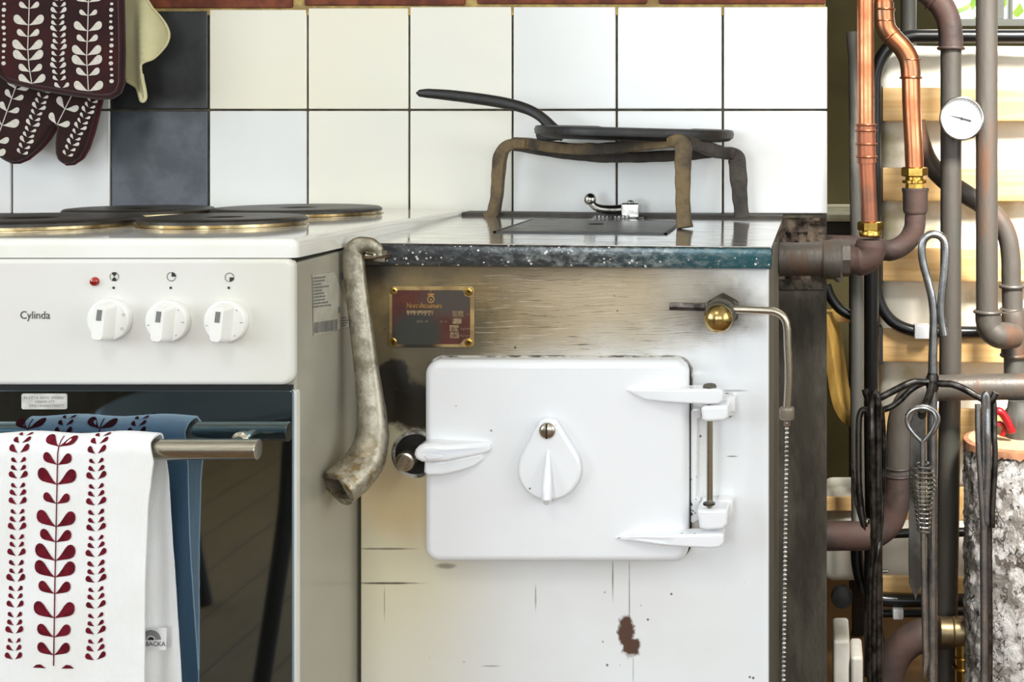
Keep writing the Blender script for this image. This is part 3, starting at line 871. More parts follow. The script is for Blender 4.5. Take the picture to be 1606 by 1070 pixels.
def towel(x, s, off=0.0):
    """cloth surface: x across, s along the drape from the top of the bar, front positive"""
    h = abs(s) - tw_arc / 2
    if h <= 0:
        a = s / TR; y, z = BY - TR * math.sin(a), ZB + TR * math.cos(a); nrm = Vector((0, -math.sin(a), math.cos(a)))
    else:
        sg = 1 if s > 0 else -1
        k = min(1, h / 0.12)
        if sg > 0: rip = k * (0.0016 * math.sin(x * 62 + h * 5 + 1) + 0.0009 * math.sin(x * 140 + 2))
        else: rip = -k * (0.0035 + 0.0030 * math.sin(x * 120 + h * 3) + 0.0016 * math.sin(x * 260 + 1))
        y, z = BY - sg * TR - rip, ZB - h; nrm = Vector((0, -sg, 0))
    z += 0.0012 * math.sin(x * 75)
    return Vector((x, y, z)) + nrm * off


def s_of(py): return ZB - PZ(py, 1.178) + tw_arc / 2


S0, S1 = -(ZB - BZ0 + tw_arc / 2), (ZB - FZ0 + tw_arc / 2)
svals = [S0 + (-.03 - S0) * i / 26 for i in range(26)] + [-.03 + .06 * i / 24 for i in range(24)] + [.03 + (S1 - .03) * i / 30 for i in range(31)]
tt = thing('tea_towel', 'white cotton tea towel with maroon leaf print draped over the oven handle', 'towel', (PX(110, 1.178), BY, BZ0))
bm = B(); NU = 40; rings = []
for side in (0.0010, -0.0010):
    gr = []
    for s in svals:
        xe = towel_edge(s); gr.append([bm.verts.new(towel(XL + (xe - XL) * i / NU + (0.0004 * mnoise.noise(Vector((0, s * 120, 1))) if i == NU else 0), s, side)) for i in range(NU + 1)])
    rings.append(gr)
a_, b_ = rings
for i in range(len(svals) - 1):
    for j in range(NU):
        bm.faces.new((a_[i][j], a_[i][j + 1], a_[i + 1][j + 1], a_[i + 1][j])); bm.faces.new((b_[i][j], b_[i + 1][j], b_[i + 1][j + 1], b_[i][j + 1]))
    for j in (0, NU): bm.faces.new((a_[i][j], a_[i + 1][j], b_[i + 1][j], b_[i][j]))
for i in (0, len(svals) - 1):
    for j in range(NU): bm.faces.new((a_[i][j], a_[i][j + 1], b_[i][j + 1], b_[i][j]))
twl = part('cloth', bm, M['towel'], tt, angle=60)


def leaf(L, wd, ang, n=7):
    """teardrop leaf from its base at (0,0): length L, pointing at ang degrees"""
    pts = []
    prof = [(0, 0.03), (.2, .26), (.42, .62), (.62, .93), (.78, 1.0), (.90, .80), (.97, .45), (1.0, 0.0)]
    for t_, w_ in prof: pts.append((t_ * L, w_ * wd / 2))
    for t_, w_ in reversed(prof[:-1]): pts.append((t_ * L, -w_ * wd / 2))
    a = math.radians(ang); c, s = math.cos(a), math.sin(a)
    bend = 0.16
    return [((x * c - (y + bend * x * x / L * (1 if ang < 90 else -1)) * s), (x * s + (y + bend * x * x / L * (1 if ang < 90 else -1)) * c)) for x, y in pts]


def pair(out, x, y, L, ang=24, wk=.42, gap=0.0):
    """two leaves from a stem point; y is up"""
    for sg in (1, -1):
        lf = leaf(L, L * wk, ang)
        out.append([(x + sg * (gap + px), y + py) for px, py in (lf if sg > 0 else lf)])


UP = 1.178 / F
cols = []
big = [(700, 27), (727, 25), (758, 34), (788, 23), (824, 34), (848, 27), (877, 35), (903, 35), (929, 27), (967, 35), (997, 28), (1025, 27)]


def stem_x(x0, py, lean): return x0 + lean * (py - 860) / 180.0


def print_towel(bm, x0, lean, front=True):
    def put(poly_px, py0, xpx):
        vs = []
        for dx, dy in poly_px:
            s = s_of(py0 - dy)
            if not front: s = -s
            vs.append(bm.verts.new(towel(PX(xpx + dx, 1.178), s, 0.0017)))
        bm.faces.new(vs)
    for py, L in big:
        o_ = []; pair(o_, 0, 0, L * 1.02, 27, .55, 0.6)
        for pl in o_: put(pl, py, stem_x(x0, py, lean))
    if front:
        for sg in (-1, 1):
            put([(sg * 11 + q[0], q[1]) for q in ((0, 0), (20 * sg, 0), (14 * sg, 5), (8 * sg, 6))], 1046, stem_x(x0, 1046, lean))
    pys = list(range(682, 1046, 9))
    for p0, p1 in zip(pys, pys[1:]):
        xa, xb = stem_x(x0, p0, lean), stem_x(x0, p1, lean)
        put([(xa - x0 - .9, 0), (xa - x0 + .9, 0), (xb - x0 + .9, -(p1 - p0)), (xb - x0 - .9, -(p1 - p0))], p0, x0)


def print_small(bm, x0, lean, front=True, seed=0):
    rnd = random.Random(seed); py = 686.0; k = 0
    while py < 1046:
        L = (11, 13, 16, 12, 12, 16)[k % 6] + rnd.uniform(-1, 1)
        o_ = []; pair(o_, 0, 0, L, 32, .52, 2.2)
        for pl in o_:
            vs = []
            for dx, dy in pl:
                s = s_of(py - dy); s = s if front else -s
                vs.append(bm.verts.new(towel(PX(stem_x(x0, py, lean) + dx, 1.178), s, 0.0017)))
            bm.faces.new(vs)
        py += (12, 13.5, 15.5, 12.5, 12.5, 15)[k % 6]; k += 1


bm = B()
print_towel(bm, 89.5, -3); print_small(bm, 27, -5, True, 1); print_small(bm, 151.5, -1.5, True, 2)
for x0 in (89.5, -30): print_towel(bm, x0, 0, False)
for x0 in (151.5, 30): print_small(bm, x0, 0, False, x0)
part('leaf_print', bm, M['towel_print'], tt)
# woven maker's tag on the back half
td = 1.2035


def tag_pt(px, py, off=0.0):
    return Vector((PX(px, td), td - 0.002 - off, PZ(py, td)))


bm = B()
for off in (0.0, -0.0006):
    pass
tg = [bm.verts.new(tag_pt(*q)) for q in ((222, 983), (263, 984), (262, 1018), (222, 1020))]
tg2 = [bm.verts.new(tag_pt(q[0], q[1], -0.0006)) for q in ((222, 983), (263, 984), (262, 1018), (222, 1020))]
bm.faces.new(tg); bm.faces.new(tg2)
for i in range(4): bm.faces.new((tg[i], tg[(i + 1) % 4], tg2[(i + 1) % 4], tg2[i]))
tgo = part('sewn_tag', bm, M['towel'], tt)
bm = B()
text_into(bm, 'BACKA', lambda x, y: tag_pt(230, 1012, 0.0006) + Vector((x, 0, y)), 0.0062, width=31 * td / F)
for i in range(16):
    a0, a1 = math.radians(180 - i * 11.25), math.radians(180 - i * 11.25 - 6)
    bm.faces.new([bm.verts.new(tag_pt(239 + r_ * math.cos(a), 1002.5 - r_ * math.sin(a), 0.0006)) for r_, a in ((7, a0), (16, a0), (16, a1), (7, a1))])
bm.faces.new([bm.verts.new(tag_pt(239 + 5 * math.cos(PI * i / 10), 1002.5 - 5 * math.sin(PI * i / 10), 0.0006)) for i in range(11)])
part('tag_print', bm, M['print_dark'], tgo)

# ------------------------------------------------------------------ oven mitt, pot holder and linen cloth hanging above
HD = 1.74
ph = thing('pot_holder', 'square dark maroon pot holder with pale leaf print and rounded corners', 'pot holder', P(95, 155, HD))
pol = pxpoly([(-8, -80), (-7, 60), (-3, 100), (4, 116), (18, 127), (60, 137), (120, 147), (160, 152), (176, 151), (187, 144), (192, 130), (193, 80), (191, -20), (190, -80)], HD)
bm = B(); slab(bm, pol, HD - 0.004, HD + 0.008, 0.004, 3); part('pad', bm, M['holder'], ph)
ring_ = [Vector((x, HD - 0.0015, z)) for x, z in pol]
bm = B(); tube(bm, ring_, [(0.0042, 0.0055)] * len(ring_), 10, closed=True, up=(0, -1, 0)); part('binding', bm, M['holder_edge2'], ph)
bm = B()
UH = HD / F


def hp(px, py, y=HD - 0.0047): return (PX(px, HD), y, PZ(py, HD))


def add_pairs(bm, rowdef, y, d, rot=0.0, ang=22, wk=.5, gap=.8):
    for (x, py, L) in rowdef:
        o_ = []; pair(o_, 0, 0, L, ang, wk, gap)
        ca, sa = math.cos(rot), math.sin(rot)
        for pl in o_:
            bm.faces.new([bm.verts.new((PX(x + dx * ca + dy * sa, d), y, PZ(py - (-dx * sa + dy * ca), d))) for dx, dy in pl])


def line_px(bm, pts, wd, y, d):
    for (x0, y0), (x1, y1) in zip(pts, pts[1:]):
        v = Vector((x1 - x0, y1 - y0)); n_ = Vector((-v.y, v.x)).normalized() * wd / 2
        bm.faces.new([bm.verts.new((PX(a, d), y, PZ(b, d))) for a, b in ((x0 + n_.x, y0 + n_.y), (x0 - n_.x, y0 - n_.y), (x1 - n_.x, y1 - n_.y), (x1 + n_.x, y1 + n_.y))])


yh = HD - 0.0048
add_pairs(bm, [(49, -8, 24), (49, 14, 17), (48.5, 40, 26), (47.5, 58, 19), (46.5, 79, 26), (47.5, 95, 26), (51, 113, 20), (53.5, 131, 23)], yh, HD)
add_pairs(bm, [(142, 4, 24), (141.5, 25, 15), (141, 49, 24), (140, 66, 18), (139, 87, 25), (139.5, 103, 26), (141, 119, 20), (142, 143, 25)], yh, HD)
line_px(bm, [(50, -40), (49, 20), (47, 75), (49, 105), (53.5, 132)], 1.5, yh - .0002, HD); line_px(bm, [(143, -40), (141, 40), (139, 90), (142, 143)], 1.5, yh - .0002, HD)
add_pairs(bm, [(95 + 1.2 * math.sin(i), -8 + i * 9.6, 10.5 if i % 3 else 13) for i in range(15)] + [(100, 138, 12)], yh, HD, 0, 28, .52, 1.6)
for cx in (9.5, 177.5):
    for i in range(16 if cx > 100 else 13):
        py = -12 + i * 9.3
        rx = 3.6 if i % 3 == 0 else 2.7
        bm.faces.new([bm.verts.new((PX(cx + rx * math.cos(a * .63) + .8 * math.sin(i), HD), yh, PZ(py + (2.2 if i % 3 else 3.2) * math.sin(a * .63), HD))) for a in range(10)])
part('leaf_print', bm, M['leaf_pale'], ph)

MD = 1.775
om = thing('oven_mitt', 'dark brown oven mitt with pale leaf print, thumb hanging down behind the pot holder', 'oven mitt', P(60, 255, MD))
mit = [(-60, 60), (166, 60), (163, 118), (158, 150), (151, 180), (144, 208), (136, 232), (127, 248), (115, 256), (104, 257), (95, 251), (91, 240), (90.5, 225), (92, 210), (94, 200), (90, 196), (84, 203), (74, 219), (60, 235), (44, 248), (30, 254), (18, 254), (6, 248), (-6, 240), (-40, 225), (-60, 200)]
pol = pxpoly(mit, MD)
bm = B(); slab(bm, pol, MD - 0.010, MD + 0.010, 0.006, 3); part('mitt_body', bm, M['mitt'], om)
ring_ = [Vector((x, MD + .002, z)) for x, z in pol]
bm = B(); tube(bm, ring_, 0.0030, 8, closed=True, up=(0, -1, 0)); part('seam_piping', bm, M['holder_edge'], om)
bm = B(); ym = MD - 0.0106


def slant_pairs(bm, x0, y0, x1, y1, specs, ang=24, wk=.5, gap=.6):
    rot = math.atan2(x0 - x1, y1 - y0)      # leaves point along the stem towards its upper end
    for t_, L in specs:
        add_pairs(bm, [(x0 + (x1 - x0) * t_, y0 + (y1 - y0) * t_, L)], ym, MD, rot, ang, wk, gap)


slant_pairs(bm, 33, 140, -12, 258, [(0.0, 20), (.13, 17), (.30, 18), (.48, 26), (.70, 20), (.86, 22)]); line_px(bm, [(33, 135), (-5, 240)], 1.4, ym - .0002, MD)
slant_pairs(bm, 121, 148, 92, 203, [(0.0, 16), (.42, 21), (.86, 20)]); line_px(bm, [(122, 145), (97, 195)], 1.4, ym - .0002, MD)
slant_pairs(bm, 76, 145, 38, 250, [(i / 12.0, 9.5 if i % 3 else 12) for i in range(12)], 28, .5, 1.2)
slant_pairs(bm, 154, 152, 108, 252, [(i / 12.0, 9 if i % 3 else 11) for i in range(12)], 28, .5, 1.2)
part('leaf_print', bm, M['leaf_pale'], om)

# cream cloth with a crocheted edge
LD = 1.795
bm = B()
outline = [(150, -60), (222, -60), (226, -20), (232, 0), (240, 14), (252, 28), (262, 42), (266, 55), (262, 68), (252, 80), (240, 92), (230, 98), (226, 104), (228, 122), (231, 140), (232, 154), (228, 158), (222, 146), (212, 136), (200, 127), (186, 122), (160, 118)]
n = len(outline)


def cl_y(px, py):
    k = max(0, min(1, (py + 10) / 90))
    return LD - 0.007 * k * math.exp(-((px - 226 - (py - 90) * 0.05) / 9) ** 2) + 0.006 * k * math.exp(-((px - 212) / 8) ** 2) - 0.002 * math.sin(px * .12)


from mathutils.geometry import delaunay_2d_cdt, intersect_point_tri_2d
pts2 = [Vector(q) for q in outline]; ed = [(i, (i + 1) % n) for i in range(n)]
for gx in range(152, 266, 5):
    for gy in range(-56, 156, 5): pts2.append(Vector((gx + (gy % 2), gy)))
res = delaunay_2d_cdt(pts2, ed, [list(range(n))], 1, 0.01)
vv = [bm.verts.new((PX(v.x, LD), cl_y(v.x, v.y), PZ(v.y, LD))) for v in res[0]]
for f in res[2]:
    try: bm.faces.new([vv[i] for i in f])
    except ValueError: pass
loose = [v for v in bm.verts if not v.link_faces]
bmesh.ops.delete(bm, geom=loose, context='VERTS')
bmesh.ops.solidify(bm, geom=bm.faces[:], thickness=0.0012)
lc = thing('linen_cloth', 'cream linen cloth with crocheted edge hanging beside the pot holder', 'cloth', P(228, 158, LD))
part('cloth', bm, M['cloth_cream'], lc, angle=70)
bm = B()
edge_ = spline([Vector((x, y, 0)) for x, y in outline[3:20]], 6)
for i, q in enumerate(edge_):
    ball(bm, (PX(q.x, LD), cl_y(q.x, q.y) - .0008, PZ(q.y, LD)), 0.0020 if q.y < 118 else 0.0030, 6)
part('crochet_edge', bm, M['cloth_cream'], lc, kind='stuff')

# ------------------------------------------------------------------ old wood-burning stove
sv = thing('wood_stove', 'old white enamelled wood stove with steel top, soot-stained front and brass nameplate', 'stove', (-0.28, 1.59, 0))
SL, SR = PX(565, SD), PX(1205.5, SD)


def slope(x): return -(x + 0.28) * 0.0106     # the old stove stands slightly off level


def sheared(bm):
    for v in bm.verts: v.co.z += slope(v.co.x)


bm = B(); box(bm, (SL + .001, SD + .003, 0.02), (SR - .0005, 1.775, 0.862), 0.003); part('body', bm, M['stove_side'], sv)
bm = B(); slab(bm, rrect(SL, SR, 0.03, PZ(412, SD), 0.004, 3), SD, SD + 0.02, 0.0022, 3); fp = part('front_panel', bm, M['stove_front'], sv)
bm = B()
prof = [(1.412, .8490), (1.390, .8460), (1.3845, .8475), (1.3825, .8515), (1.3822, .8640), (1.3832, .8685), (1.3862, .8705), (1.412, .8708)]
x0, x1 = -0.5045, -0.0512
ra = [bm.verts.new((x0, y, z)) for y, z in prof]; rb = [bm.verts.new((x1, y, z)) for y, z in prof]
for k in range(len(prof)): bm.faces.new((ra[k], ra[(k + 1) % len(prof)], rb[(k + 1) % len(prof)], rb[k]))
bm.faces.new(ra); bm.faces.new(rb)
bmesh.ops.bevel(bm, geom=[e for e in bm.edges if abs(e.verts[0].co.x - e.verts[1].co.x) < 1e-5], offset=0.0012, segments=2, affect='EDGES')
sheared(bm); part('rim', bm, M['rim'], sv)
ZT = 0.8712
bm = B(); box(bm, (x0, 1.3868, 0.860), (x1, 1.800, ZT), 0.0010, 2); sheared(bm); tp = part('top_plate', bm, M['stove_top'], sv)
bm = B(); box(bm, (-0.5045, 1.802, 0.855), (-0.051, 1.838, 0.8758), 0.001); sheared(bm); part('back_strip', bm, pbr('brown_black_strip', C(70, 64, 54), C(52, 46, 40), .6, scale=40), sv)
# hatch set into the top
hx0, hx1, hy0, hy1 = -0.386, -0.186, 1.532, 1.718
bm = B(); box(bm, (hx0 - .003, hy0 - .007, ZT - .001), (hx1 + .004, hy1 + .006, ZT + .0004)); bm.free(); bm = B()
for lo, hi in (((hx0 - .004, hy0 - .004, ZT - .001), (hx1 + .004, hy0 - .0003, ZT + .0019)), ((hx1 + .0003, hy0 - .004, ZT - .001), (hx1 + .004, hy1 + .004, ZT + .0019)), ((hx0 - .004, hy0 - .004, ZT - .001), (hx0 - .0003, hy1 + .004, ZT + .0019)), ((hx0 - .004, hy1 + .0003, ZT - .001), (hx1 + .004, hy1 + .003, ZT + .0019))): box(bm, lo, hi)
sheared(bm); part('hatch_gap_bars', bm, M['gap_black'], tp)  # black bars stand in for the shaded gap round the hatch
bm = B(); box(bm, (hx0, hy0, ZT - .001), (hx1, hy1, ZT + .0016), 0.0008); sheared(bm); hatch = part('hatch', bm, M['hatch'], sv)
hc = Vector((PX(935, 1.655), 1.655, ZT + .0018 + slope(-.28)))
bm = B(); lathe(bm, hc, (0, 0, 1), [(0, 0), (.010, 0), (.010, .0003), (0, .0003)], 20); part('lifting_hole', bm, M['dark_hole'], hatch)
# damper lever at the back of the top
d_ = 1.795
bm = B(); box(bm, (PX(976, d_), d_ - .013, ZT), (PX(1004, d_), d_ + .013, PZ(318, d_)), 0.0025, 3)
lathe(bm, (PX(989, d_), d_, PZ(318, d_)), (0, 0, 1), [(.0050, -.001), (.0050, .0008), (.0040, .0030), (0, .0040)], 16)
dl = part('damper_boss', bm, M['chrome'], sv)
bm = B(); pts = spline(PP([(980, 328, d_), (960, 329, d_ - .006), (940, 327, d_ - .012), (930, 321, d_ - .015), (926, 312, d_ - .016)]), 6)
tube(bm, pts, [(.0070 - .0025 * i / (len(pts) - 1)) for i in range(len(pts))], 16)
part('damper_lever', bm, M['chrome'], dl)
bm = B(); ball(bm, P(925.5, 312.5, d_ - .016), 0.0086, 20); part('lever_ball', bm, M['chrome'], dl)
bm = B()
for i in range(9):
    x = PX(937 + i * 6.2, d_); box(bm, (x - .0020, d_ - .020, ZT), (x + .0020, d_ - .006, ZT + .0042), 0.0006)
box(bm, (PX(932, d_), d_ - .016, ZT), (PX(1012, d_), d_ + .014, ZT + .0014)); part('damper_rack', bm, M['steel_dark'], dl)

# hook for the riddling key
bm = B(); tube(bm, spline(PP([(612, 399, 1.386), (600, 399, 1.372), (586, 400, 1.362), (576, 401, 1.357), (570, 400, 1.354)]), 5), 0.0042, 14)
box(bm, (PX(578, 1.38), 1.376, PZ(412, 1.38)), (PX(606, 1.38), 1.386, PZ(396, 1.38)), 0.002)
part('key_hook', bm, M['steel'], sv)
# nameplate
NY = SD - 0.0016
bm = B(); slab(bm, pxpoly([(x, y) for x, y in ((0, 0),)], SD) if False else rrect(PX(610.5, SD), PX(744.5, SD), PZ(544.5, SD), PZ(449, SD), 0.0052, 5), NY, SD + .001, 0.0006, 2)
npl = part('nameplate', bm, M['plate_brass'], sv)
bm = B()
flatp = pxpoly([(617, 455), (727, 455), (730, 464), (738, 466), (738, 529), (729, 532), (722, 539.5), (624, 539.5), (622, 533), (616, 530), (616, 464)], SD)
slab(bm, flatp, NY - 0.0003, NY + .0003); part('nameplate_field', bm, M['plate_red'], npl)
for (rx, ry) in ((617.5, 456.5), (735, 458), (616.5, 536), (735, 537.5)):
    bm = B(); c = P(rx, ry, NY); lathe(bm, c, (0, -1, 0), [(.0043, 0), (.0043, .0008), (.0034, .0013), (.0020, .0012), (.0016, .0004), (0, .0003)], 18); rv = part('rivet', bm, M['brass'], npl)
    bm = B(); lathe(bm, c, (0, -1, 0), [(.0013, .0004), (.0013, .00062), (0, .00062)], 10); part('rivet_hole', bm, M['dark_hole'], rv)
yn = NY - 0.0006
un = NY / F


def np_(px, py): return lambda x, y: (PX(px, NY) + x, yn, PZ(py, NY) + y)


bm = B(); text_into(bm, 'Norrahammars', np_(637.5, 483.0), 0.0086, width=55 * un); text_into(bm, 'Norrahammars', np_(638.0, 483.0), 0.0086, width=55 * un)
# crowned emblem
cx, cz = PX(676, NY), PZ(469.5, NY)
flat(bm, arc_poly(cx, cz, .0030, .0041, 0, 359, 24), yn)
text_into(bm, 'a', np_(674.0, 471.5), 0.0046, width=4.2 * un)
flat(bm, [(cx - .0034, cz + .0044), (cx + .0034, cz + .0044), (cx + .0034, cz + .0056), (cx - .0034, cz + .0056)], yn)
for k in (-2, -1, 0, 1, 2):
    q = cx + k * .0015; flat(bm, [(q - .0006, cz + .0056), (q + .0006, cz + .0056), (q, cz + .0086 - abs(k) * .0009)], yn)
flat(bm, arc_poly(cx, cz + .0094, 0, .0007, 0, 359, 8)[:-1], yn)
part('plate_lettering', bm, M['gold_print'], npl)
bm = B()


def bar(x0, y0, x1, y1): flat(bm, [(PX(x0, NY), PZ(y1, NY)), (PX(x1, NY), PZ(y1, NY)), (PX(x1, NY), PZ(y0, NY)), (PX(x0, NY), PZ(y0, NY))], yn)


bar(638, 487, 680, 491)
for x in (639, 644, 649, 655, 661, 666, 672, 677): bar(x, 491, x + 2.5, 495 - (x % 3) * .8)
bar(710, 487.5, 727, 497); bar(710, 499.5, 724, 508); bar(705.5, 510, 719.5, 519.5); bar(706, 521, 720, 530.5)
for s, x, y, wd in (('00 0', 654, 506, 17), ('0 R', 690, 506, 12), ('Kg/cm', 722, 517, 14), ('Kg/cm', 722, 528, 14), ('s', 732, 494, 3)): text_into(bm, s, np_(x, y), 0.0034, width=wd * un)
part('plate_panels', bm, M['gold_faint'], npl)
bm = B()
for s, x, y, wd in (('25', 714, 496, 11), ('1,1', 708, 518, 9), ('300', 707, 529.5, 11)): text_into(bm, s, lambda a, b, x=x, y=y: (PX(x, NY) + a, yn - .0003, PZ(y, NY) + b), 0.0048, width=wd * un)
part('plate_figures', bm, M['plate_red'], npl)

# door surround and door
bm = B(); slab(bm, rrect(PX(673, SD), PX(1087, SD), PZ(874, SD), PZ(557, SD), [.019, .016, .02, .018], 8), SD - .010, SD + .001, 0.005, 3)
part('door_surround', bm, M['grimy'], sv)
bm = B(); slab(bm, rrect(PX(676, 1.39), PX(1084, 1.39), PZ(876, 1.39), PZ(563, 1.39), .017, 8), 1.3885, 1.391); part('door_gap', bm, M['dark_hole'], sv)
DF = 1.368
bm = B()
dpoly = rrect(PX(667.5, 1.375), PX(1080, 1.375), PZ(880.5, 1.375), PZ(564, 1.375), [.016, .016, .016, .016], 8)
slab(bm, dpoly, DF, 1.3875, 0.009, 6); dr = part('door', bm, M['door_enamel'], sv)
# sliding air disc
AY = 1.358
bm = B()
c1, r1_, c2, r2_ = (861, 737), 49, (858.5, 673), 17
tear = []
ca_ = math.acos((r1_ - r2_) / (math.hypot(c1[0] - c2[0], c1[1] - c2[1])))
dirang = math.degrees(math.atan2(c1[1] - c2[1], c2[0] - c1[0]))
b0 = math.degrees(ca_)
for k in range(33):
    a = math.radians(dirang + b0 + (360 - 2 * b0) * k / 32); tear.append((c1[0] + r1_ * math.cos(a), c1[1] - r1_ * math.sin(a)))
for k in range(13):
    a = math.radians(dirang - b0 + 2 * b0 * k / 12); tear.append((c2[0] + r2_ * math.cos(a), c2[1] - r2_ * math.sin(a)))
tp_ = pxpoly(tear, AY)
slab(bm, tp_, AY - .001, DF - .0030, 0.0035, 4); ad = part('air_disc', bm, M['door_enamel'], dr)
bm = B(); pts = PP([(860, 700, AY + .001), (859.5, 715, AY - .002), (858.5, 740, AY - .006), (857.5, 765, AY - .010), (857.5, 780, AY - .012), (857.5, 786, AY - .004)])
tube(bm, pts, [.0008, .0022, .0040, .0052, .0056, .0045], 14); part('thumb_ridge', bm, M['door_enamel'], ad)
c = P(858.5, 675.5, AY)
bm = B(); lathe(bm, c, (0, -1, 0), [(.0088, -.001), (.0088, .0012), (.0082, .0028), (.006, .0042), (.003, .0048), (0, .0050)], 24); sc = part('screw', bm, M['steel'], ad)
bm = B(); box(bm, (c.x - .0009, c.y - .0052, c.z - .0078), (c.x + .0009, c.y - .0030, c.z + .0078)); part('screw_slot', bm, M['dark_hole'], sc)
bm = B(); lathe(bm, P(860, 675, AY - .0002), (0, -1, 0), [(.0098, 0), (.0098, .0003), (.0085, .0003)], 24); part('screw_washer', bm, M['dark_hole'], ad)
# latch lever on the door
LY = 1.345
bm = B()
poly = pxpoly([(648, 714), (650, 706), (656, 700), (664, 697), (680, 696.5), (700, 699), (730, 700), (757, 701), (762, 705), (762, 712), (756, 717), (730, 721), (700, 725), (675, 727), (660, 726), (651, 721)], LY)
xa, xb = PX(700, LY), PX(764, LY); slab(bm, poly, LY, DF + .001, 0.005, 4, place=lambda x, y, z: (x, DF + (y - DF) * (1 - .85 * min(1, max(0, (x - xa) / (xb - xa)))) if y < DF else y, z)); lt = part('latch_lever', bm, M['door_enamel'], dr)
bm = B(); poly = pxpoly([(661, 722), (680, 726), (700, 724), (748, 718), (750, 728), (738, 738), (715, 745), (690, 750), (667, 751), (660, 745)], LY)
xb2 = PX(752, LY); slab(bm, poly, LY + .008, DF + .001, 0.004, 4, place=lambda x, y, z: (x, DF + (y - DF) * (1 - .9 * min(1, max(0, (x - xa) / (xb2 - xa)))) if y < DF else y, z)); part('latch_arm', bm, M['door_enamel'], lt)
bm = B(); poly = pxpoly([(666, 716), (676, 712), (690, 713), (697, 716), (688, 720), (672, 721)], LY); slab(bm, poly, LY - .0014, LY, 0.001, 2); part('latch_wear', bm, M['door_enamel'], lt)
# catch beside the door
bm = B(); c = P(652, 712, SD); lathe(bm, c, (0, -1, 0), [(.0265, -.001), (.0262, .0015), (.0235, .0030), (.0222, .0022), (.0222, -.0005), (0, -.0005)], 32); cp = part('catch_rim', bm, M['grimy'], sv)
bm = B(); lathe(bm, c + Vector((0, -.0006, 0)), (0, -1, 0), [(.0222, 0), (0, .0002)], 32); part('catch_recess', bm, M['dark_hole'], cp)
bm = B(); c = P(636, 724, 1.372); lathe(bm, c, (0, -1, 0), [(.0105, -.03), (.0105, .001), (.0095, .0025), (.0075, .003), (.0070, .0018), (.0040, .0018), (.0035, .003), (0, .0032)], 24)
part('catch_roller', bm, M['steel'], cp)

# hinge: two arms on the door, two brackets on the stove, a long pin
HY = 1.350


def hinge_arm(p4, name):
    xa, xb = PX(min(p[0] for p in p4), HY), PX(max(p[0] for p in p4), HY)
    pl_ = lambda x, y, z: (x, DF + (y - DF) * min(1, max(0, (x - xa) / (xb - xa) / .45)) ** .8 if y < DF else y, z)
    poly = []
    q4 = pxpoly(p4, HY)
    for (p0, p1) in zip(q4, q4[1:] + q4[:1]):
        m_ = max(1, int(math.hypot(p1[0] - p0[0], p1[1] - p0[1]) / .006))
        poly += [(p0[0] + (p1[0] - p0[0]) * i / m_, p0[1] + (p1[1] - p0[1]) * i / m_) for i in range(m_)]
    bm = B(); slab(bm, poly, HY, DF + .002, 0.0025, 3, place=pl_); bmesh.ops.triangulate(bm, faces=[f for f in bm.faces if len(f.verts) > 4])
    return part(name, bm, M['door_enamel'], dr)


up_arm = hinge_arm([(978, 617), (1000, 613.5), (1040, 611.5), (1075, 610.5), (1126, 610), (1132, 612), (1134, 617), (1134, 628), (1128, 634), (1110, 635), (1060, 632.5), (1010, 630)], 'hinge_arm')
lo_arm = hinge_arm([(960, 852.5), (990, 845), (1010, 842), (1060, 839.5), (1110, 838), (1130, 837.5), (1135, 840), (1135, 852), (1129, 859), (1115, 861), (1060, 858), (1010, 855)], 'hinge_arm')
BYH = 1.352
for front, web in (([(1099, 642), (1104, 637), (1138, 636), (1142, 640), (1142, 655), (1136, 661), (1110, 662.5), (1101, 659)], [(1128, 621), (1147, 620.5), (1153, 625), (1153, 647), (1146, 657), (1128, 660)]), ([(1093, 803), (1097, 799.5), (1136, 799), (1141, 802), (1141, 822), (1134, 831), (1110, 832.5), (1097, 829.5)], [(1126, 784), (1146, 783), (1150, 787), (1149, 808), (1140, 825), (1126, 828)])):
    bm = B(); slab(bm, pxpoly(front, BYH), BYH, SD - .004, 0.004, 4); br = part('hinge_bracket', bm, M['door_enamel'], sv)
    bm = B(); slab(bm, pxpoly(web, 1.382), 1.380, SD + .001, 0.003, 3); part('bracket_foot', bm, M['chipped'], br)
bm = B(); poly = pxpoly([(1086, 640), (1100, 640), (1100, 655), (1094, 658), (1092, 780), (1098, 784), (1098, 815), (1086, 822), (1083, 818), (1083, 645)], SD - .012)
slab(bm, poly, SD - .014, SD + .001, 0.003, 2); part('hinge_web', bm, M['chipped'], sv)
bm = B(); xh = PX(1113.5, 1.362); tube(bm, [(xh, 1.3585, PZ(800, 1.3585)), (xh, 1.3585, PZ(612, 1.3585))], 0.0034, 16)
hp_ = part('hinge_pin', bm, M['steel'], sv)
bm = B(); bm2 = P(1114, 604.5, 1.3585); lathe(bm, (xh, 1.3585, PZ(606, 1.3585)), (0, 0, 1), [(.0070, -.006), (.0072, .0006), (.0060, .0022), (.003, .0030), (0, .0032)], 20); part('pin_head', bm, M['zinc'], hp_)
bm = B(); lathe(bm, (xh, 1.3505, PZ(786.5, 1.36)), (0, 0, 1), [(.0065, -.0006), (.0065, .0012), (0, .0012)], 16)
part('pin_seat', bm, M['steel_dark'], hp_)

